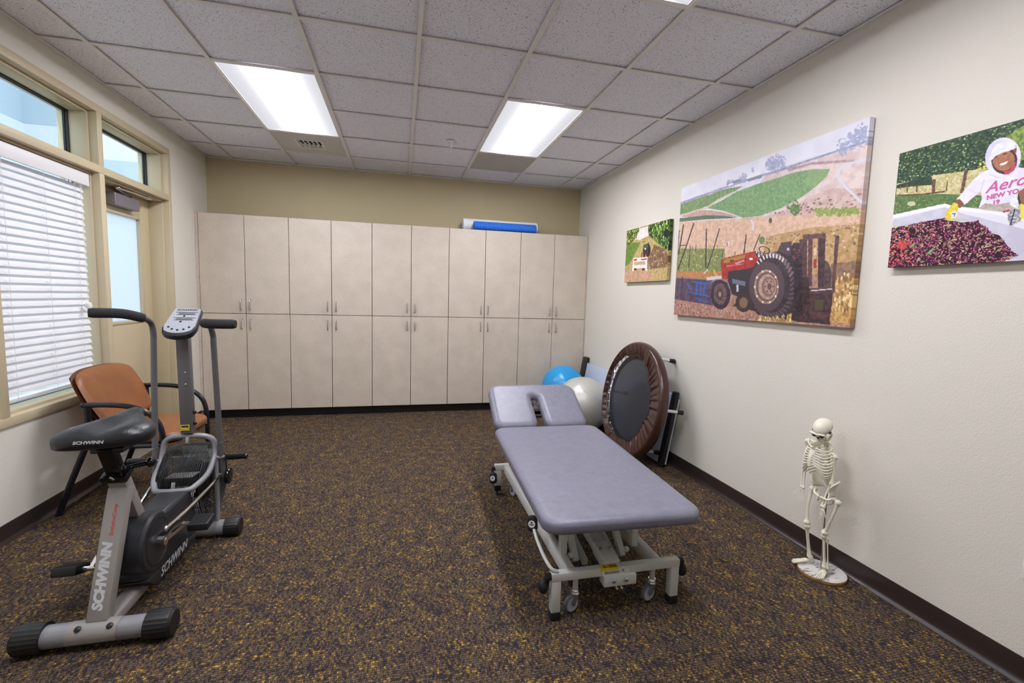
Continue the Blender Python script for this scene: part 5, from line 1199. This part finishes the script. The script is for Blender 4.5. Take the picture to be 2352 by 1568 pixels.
def bone(name,pts,r,par=sk,k0=1.7,k1=1.7,seg=9):
    """long bone: thin shaft swelling at both ends"""
    P = smooth_path(pts,6) if len(pts) > 2 else [Vector(pts[0]).lerp(Vector(pts[1]),t/8) for t in range(9)]
    n = len(P); rs = []
    for i in range(n):
        t = i/(n-1); e = k0*math.exp(-(t/0.10)**2)+k1*math.exp(-((1-t)/0.10)**2); rs.append(r*(0.85+0.15*abs(2*t-1)+max(0,e-0.0)*0.62))
    b = B().tube(P,rs,seg); b.ell(P[0],(rs[0],)*3,None,8,6); b.ell(P[-1],(rs[-1],)*3,None,8,6)
    return b.build(name,'bone',par,angle=70)
# spine
spn = [(SX+0.022,1.770,0.455),(SX+0.014,1.772,0.49),(SX+0.014,1.778,0.53),(SX+0.026,1.790,0.57),(SX+0.034,1.803,0.61),(SX+0.028,1.810,0.65),(SX+0.016,1.810,0.685),(SX+0.010,1.808,0.705)]
SP = smooth_path(spn,4)
n = len(SP)
for i in range(0,n-1):
    r_ = 0.0135-0.0065*i/n; a,b_ = SP[i],SP[i+1]; d = (b_-a)
    vb = B().lathe([(0,0),(r_,0.0),(r_*1.08,d.length*0.12),(r_*0.86,d.length*0.45),(r_*1.08,d.length*0.78),(r_,d.length*0.88),(0,d.length*0.88)],a,d,12); vb.beam(a.lerp(b_,0.5)+Vector((r_*0.6,0,0)),a.lerp(b_,0.3)+Vector((r_*2.2,0,-0.002)),0.003,0.006); vb.beam(a.lerp(b_,0.5)+Vector((r_*0.8,-r_*1.5,0)),a.lerp(b_,0.5)+Vector((r_*0.8,r_*1.5,0)),0.003,0.004,(0,0,1))
    vb.build('vertebra','bone',sk,angle=60)
# rib cage
RY = 1.812
stn = [(SX-0.040,1.816,0.628),(SX-0.050,1.818,0.60),(SX-0.056,1.818,0.57),(SX-0.056,1.817,0.548)]
P = smooth_path(stn,4); rings = [[p+Vector((0.002*math.sin(q),(0.0095 if i > 2 else 0.014)*math.cos(q),0)) for q in [2*PI*k/10 for k in range(10)]] for i,p in enumerate(P)]
B().loft(rings).build('sternum','bone',sk)
for i in range(12):
    t = i/11; zb = 0.664-0.150*t; hw_ = (0.034+0.034*math.sin(PI*min(1,0.16+t*0.62)))*(1.0 if i < 9 else 0.92); dp = 0.030+0.028*math.sin(PI*min(1,0.2+0.62*t)); xb = SX+0.030-0.006*abs(t-0.5)
    for s in (-1,1):
        pts = []
        end = 1.0 if i < 7 else (0.90 if i < 10 else (0.55 if i == 10 else 0.42))
        zf = (0.628-0.0115*i) if i < 7 else (0.555-0.004*(i-6) if i < 10 else zb-0.035)
        for k in range(15):
            q = k/14*end; a = PI*q
            x = xb+0.006-(dp+0.026)*(1-math.cos(a))/2*1.0-0.0; y = RY+s*(0.006+hw_*math.sin(a)**0.85 if a < PI-1e-6 else 0.006); 
            drop = 0.030+0.012*t
            z = zb - drop*math.sin(PI*min(1,q)*0.5)**1.2*1.25
            if i < 10 and q > 0.72: f = (q-0.72)/(end-0.72); z = z*(1-f)+zf*f
            pts.append((x+(0.0 if s > 0 else 0.0),y,z))
        B().tube(pts,[0.0030+0.0006*math.sin(PI*k/14) for k in range(15)],7).build('rib','bone',sk,angle=80)
# shoulder girdle
RS,LS = Vector((SX+0.008,1.893,0.648)),Vector((SX+0.012,1.742,0.618))
for S_,s in ((RS,1),(LS,-1)):
    bone('collar_bone',[(SX-0.036,RY+s*0.014,0.638),(SX-0.030,RY+s*0.040,0.645+(0.004 if s > 0 else -0.010)),S_+Vector((-0.002,-s*0.004,0.006))],0.0038,seg=8)
    b = B(); c = S_+Vector((0.030,-s*0.022,-0.030)); P3 = [S_+Vector((0.012,-s*0.006,0.004)),S_+Vector((0.034,-s*0.046,0.0)),S_+Vector((0.040,-s*0.036,-0.070)),S_+Vector((0.026,-s*0.012,-0.020))]
    b.loft([[p+Vector((0.002,0,0)) for p in P3],[p-Vector((0.002,0,0)) for p in P3]]); b.tube([P3[1].lerp(P3[0],0.1)+Vector((0.004,0,-0.008)),S_+Vector((0.014,0,0.006))],0.0034,6); b.build('shoulder_blade','bone',sk,bevel=0.001)
def hand(name,wr,dirv,side,par):
    """carpals plus five fingers of jointed bones"""
    wr = Vector(wr); d = Vector(dirv).normalized(); sd = Vector(side); sd = (sd-d*sd.dot(d)).normalized(); nrm = d.cross(sd)
    b = B()
    for i in range(4):
        for j in range(2): b.ell(wr+d*(0.004+0.006*j)+sd*(-0.0085+0.0057*i),(0.0036,0.0036,0.0036),None,7,5)
    hb_ = b.build(name,'bone',par,angle=80)
    for i,(ln,off) in enumerate(((0.052,-0.009),(0.058,-0.003),(0.055,0.003),(0.047,0.009))):
        p = wr+d*0.012+sd*off; f = B(); q = p
        for seg_,(fr_,bend) in enumerate(((0.42,0.02),(0.26,0.16),(0.19,0.32),(0.13,0.45))):
            dd = (d+sd*off*6+nrm*bend).normalized(); e = q+dd*ln*fr_; f.tube([q,q.lerp(e,0.2),q.lerp(e,0.8),e],[0.0026,0.0018,0.0017,0.0024],6); q = e+dd*0.0006
        f.build('finger_bones','bone',hb_,angle=80)
    f = B(); q = wr+d*0.006+sd*-0.011
    for fr_,sp_ in ((0.016,0.9),(0.013,0.5),(0.010,0.35)):
        dd = (d-sd*sp_+nrm*0.25).normalized(); e = q+dd*fr_; f.tube([q,q.lerp(e,0.2),q.lerp(e,0.8),e],[0.0027,0.0019,0.0018,0.0024],6); q = e
    f.build('thumb_bones','bone',hb_,angle=80)
# arms
RE,RW = Vector((SX+0.002,1.893,0.512)),Vector((SX-0.010,1.884,0.402))
LE,LW = Vector((SX+0.004,1.738,0.482)),Vector((SX-0.030,1.742,0.362))
for S_,E_,W_,s in ((RS,RE,RW,1),(LS,LE,LW,-1)):
    S2 = S_+Vector((0,s*0.005,-0.004)); bone('upper_arm_bone',[S2,E_],0.0058,k0=1.9,k1=1.5)
    bone('forearm_bone',[E_+Vector((0,s*0.006,-0.004)),(E_+W_)/2+Vector((0,s*0.010,0)),W_+Vector((0,s*0.006,0.002))],0.0040); bone('forearm_bone',[E_+Vector((0.002,-s*0.006,-0.002)),(E_+W_)/2+Vector((0,-s*0.007,0)),W_+Vector((0,-s*0.006,0.002))],0.0040)
    hand('hand',W_-Vector((0,0,0.004)),(E_-S2)*0.15+(W_-E_),(0.35,-s*1.0,0),sk)
# pelvis: two flared wings, ring, sacrum
RH,LH = Vector((SX-0.002,1.818,0.425)),Vector((SX-0.002,1.712,0.415))
pc = Vector((SX+0.008,1.766,0.455))
B().loft([[(pc.x+0.022+0.006*math.cos(q),pc.y+(0.024-0.016*t)*math.sin(q),pc.z+0.012-0.055*t) for q in [2*PI*k/10 for k in range(10)]] for t in (0,0.35,0.7,1)]).build('sacrum','bone',sk)
for s,H in ((1,RH),(-1,LH)):
    b = B(); V = []; F = []; nu,nv = 14,6
    crest = smooth_path([(SX-0.034,pc.y+s*0.054,0.470),(SX-0.022,pc.y+s*0.066,0.492),(SX+0.002,pc.y+s*0.070,0.503),(SX+0.022,pc.y+s*0.054,0.502),(SX+0.036,pc.y+s*0.026,0.482)],4)[:nu+3]
    foot_ = smooth_path([H+Vector((-0.014,-s*0.004,0.010)),H+Vector((-0.002,s*0.004,0.012)),H+Vector((0.012,-s*0.006,0.012)),(SX+0.024,pc.y+s*0.020,0.448)],5)
    for i in range(nu+1):
        t_ = crest[round(i*(len(crest)-1)/nu)]; l_ = foot_[round(i*(len(foot_)-1)/nu)]
        for j in range(nv+1):
            v = j/nv; p_ = l_.lerp(t_,v); p_.y -= s*0.007*math.sin(PI*v); V.append(p_)
    for i in range(nu):
        for j in range(nv): F.append((i*(nv+1)+j,i*(nv+1)+j+1,(i+1)*(nv+1)+j+1,(i+1)*(nv+1)+j))
    b.add(V,F); me_ = b.mesh('hip_wing','bone',off=tuple(sk.location)); o = link('hip_wing',me_,sk); md = o.modifiers.new('thickness','SOLIDIFY'); md.thickness = 0.005; md.offset = 0
    B().tube(smooth_path([H+Vector((0,0,0.004)),H+Vector((-0.020,-s*0.016,-0.012)),Vector((SX-0.030,pc.y+s*0.006,0.405)),Vector((SX-0.018,pc.y+s*0.016,0.380)),H+Vector((0.004,-s*0.016,-0.034)),H+Vector((0.010,-s*0.004,-0.006))],4),0.0050,8).build('hip_ring','bone',sk)
# legs
RK,LK = Vector((SX-0.016,1.832,0.228)),Vector((SX-0.008,1.736,0.222))
RA,LA = Vector((SX+0.010,1.824,0.052)),Vector((SX+0.004,1.727,0.054))
for s,H,K,A in ((1,RH,RK,RA),(-1,LH,LK,LA)):
    tro = H+Vector((0.004,s*0.020,-0.012))
    bone('thigh_bone',[tro,(tro+K)/2+Vector((-0.006,s*0.004,0)),K+Vector((0,0,0.010))],0.0078,k0=1.4,k1=1.9)
    B().tube([H,tro],[0.0105,0.0070],10).ell(H,(0.0115,)*3,None,12,8).build('hip_joint','bone',sk)
    B().ell(K+Vector((-0.013,0,0.008)),(0.005,0.008,0.009),None,10,7).build('knee_cap','bone',sk)
    bone('shin_bone',[K+Vector((0,-s*0.003,-0.010)),(K+A)/2+Vector((-0.003,-s*0.003,0)),A+Vector((0,-s*0.004,0.004))],0.0070,k0=1.9,k1=1.3); bone('calf_bone',[K+Vector((0.006,s*0.011,-0.018)),A+Vector((0.004,s*0.011,0.0))],0.0034)
    fd = Vector((-1,0.30,0)).normalized() if s > 0 else Vector((-0.90,-0.42,0)).normalized(); fs = Vector((-fd.y,fd.x,0))*(-s)
    b = B().ell(A+Vector((0,0,-0.012))-fd*0.010,(0.013,0.010,0.012),None,12,8).ell(A-Vector((0,0,0.020))-fd*0.016,(0.014,0.009,0.012),None,12,8).ell(A+fd*0.018-Vector((0,0,0.017)),(0.014,0.012,0.009),None,12,8)
    ft_ = b.build('foot','bone',sk,angle=80)
    for i,(ln,of) in enumerate(((0.066,-0.012),(0.067,-0.005),(0.063,0.001),(0.057,0.007),(0.050,0.013))):
        q = A+fd*0.024+fs*of*0.8-Vector((0,0,0.017)); f = B(); r0 = 0.0042 if i == 0 else 0.0031
        for fr_,dz in ((0.55,-0.20),(0.25,-0.20),(0.20,-0.05)):
            dd = (fd+fs*of*7+Vector((0,0,dz))).normalized(); e = q+dd*ln*fr_; f.tube([q,q.lerp(e,0.2),q.lerp(e,0.8),e],[r0*1.2,r0*0.8,r0*0.75,r0],6); q = e
        f.build('toe_bones','bone',ft_,angle=80)
# skull, looking down to its right
hc = Vector((SX-0.004,1.807,0.742)); HR = Matrix.Rotation(math.radians(14),3,'Z') @ Matrix.Rotation(math.radians(-40),3,'Y')
def SK(x,y,z): return hc + HR @ Vector((x,y,z))     # -x is the face
b = B(); V = []; F = []; nu,nv = 30,20
for i in range(nv+1):
    t = PI*i/nv
    for k in range(nu):
        a = 2*PI*k/nu; x,y,z = math.sin(t)*math.cos(a),math.sin(t)*math.sin(a),math.cos(t)
        sx = 0.054 if x > 0 else 0.050; q = Vector((sx*x,0.041*y*(1+0.10*x),0.042*z if z > 0 else 0.026*z))
        if x < -0.5 and z < 0.25: q.x += 0.010*min(1,(-0.5-x)*2.2)*min(1,(0.25-z)*2)
        V.append(SK(*q))
for i in range(nv):
    for k in range(nu): F.append((i*nu+k,i*nu+(k+1) % nu,(i+1)*nu+(k+1) % nu,(i+1)*nu+k))
b.add(V,F); sku = b.build('skull','bone',sk,angle=80)
b = B(); b.loft([[SK(-0.036+0.016*math.cos(q)*f,0.024*math.sin(q)*f,z) for q in [2*PI*k/14 for k in range(14)]] for z,f in ((-0.004,1.15),(-0.018,1.12),(-0.030,0.95),(-0.038,0.85))]); b.tube([SK(-0.048,-0.034,0.004),SK(-0.053,-0.018,0.010),SK(-0.055,0,0.008),SK(-0.053,0.018,0.010),SK(-0.048,0.034,0.004)],0.0055,8); b.build('face_bone','bone',sku,angle=60)
for s in (-1,1):
    B().ell(SK(-0.049,s*0.0175,-0.006),(0.009,0.0105,0.009),HR,14,9).build('eye_socket','hollow_shade',sku)  # dark lumps in place of skull hollows, shade put into their colour
    B().tube([SK(-0.042,s*0.030,-0.014),SK(-0.025,s*0.041,-0.014),SK(-0.004,s*0.040,-0.010)],0.0035,7).build('cheek_bone','bone',sku)
    B().ell(SK(-0.014,s*0.0395,-0.008),(0.010,0.004,0.007),HR,10,7).build('temple_hollow','hollow_shade',sku)
B().ell(SK(-0.0535,0,-0.019),(0.004,0.005,0.008),HR,10,7).build('nose_hole','hollow_shade',sku)
jw = B().tube(smooth_path([SK(-0.002,0.034,-0.014),SK(-0.008,0.033,-0.040),SK(-0.034,0.022,-0.054),SK(-0.050,0,-0.058),SK(-0.034,-0.022,-0.054),SK(-0.008,-0.033,-0.040),SK(-0.002,-0.034,-0.014)],5),0.0055,8).build('jaw','bone',sku,angle=80)
b = B()
for k in range(9): a = math.radians(-60+15*k); b.ell(SK(-0.034-0.015*math.cos(a),0.020*math.sin(a),-0.041),(0.0022,0.0022,0.005),HR,6,5); b.ell(SK(-0.036-0.014*math.cos(a),0.019*math.sin(a),-0.050),(0.0022,0.0022,0.004),HR,6,5)
b.build('teeth','bone',sku,angle=80)
bpy.data.objects.remove(bpy.data.objects['teeth']) if False else None
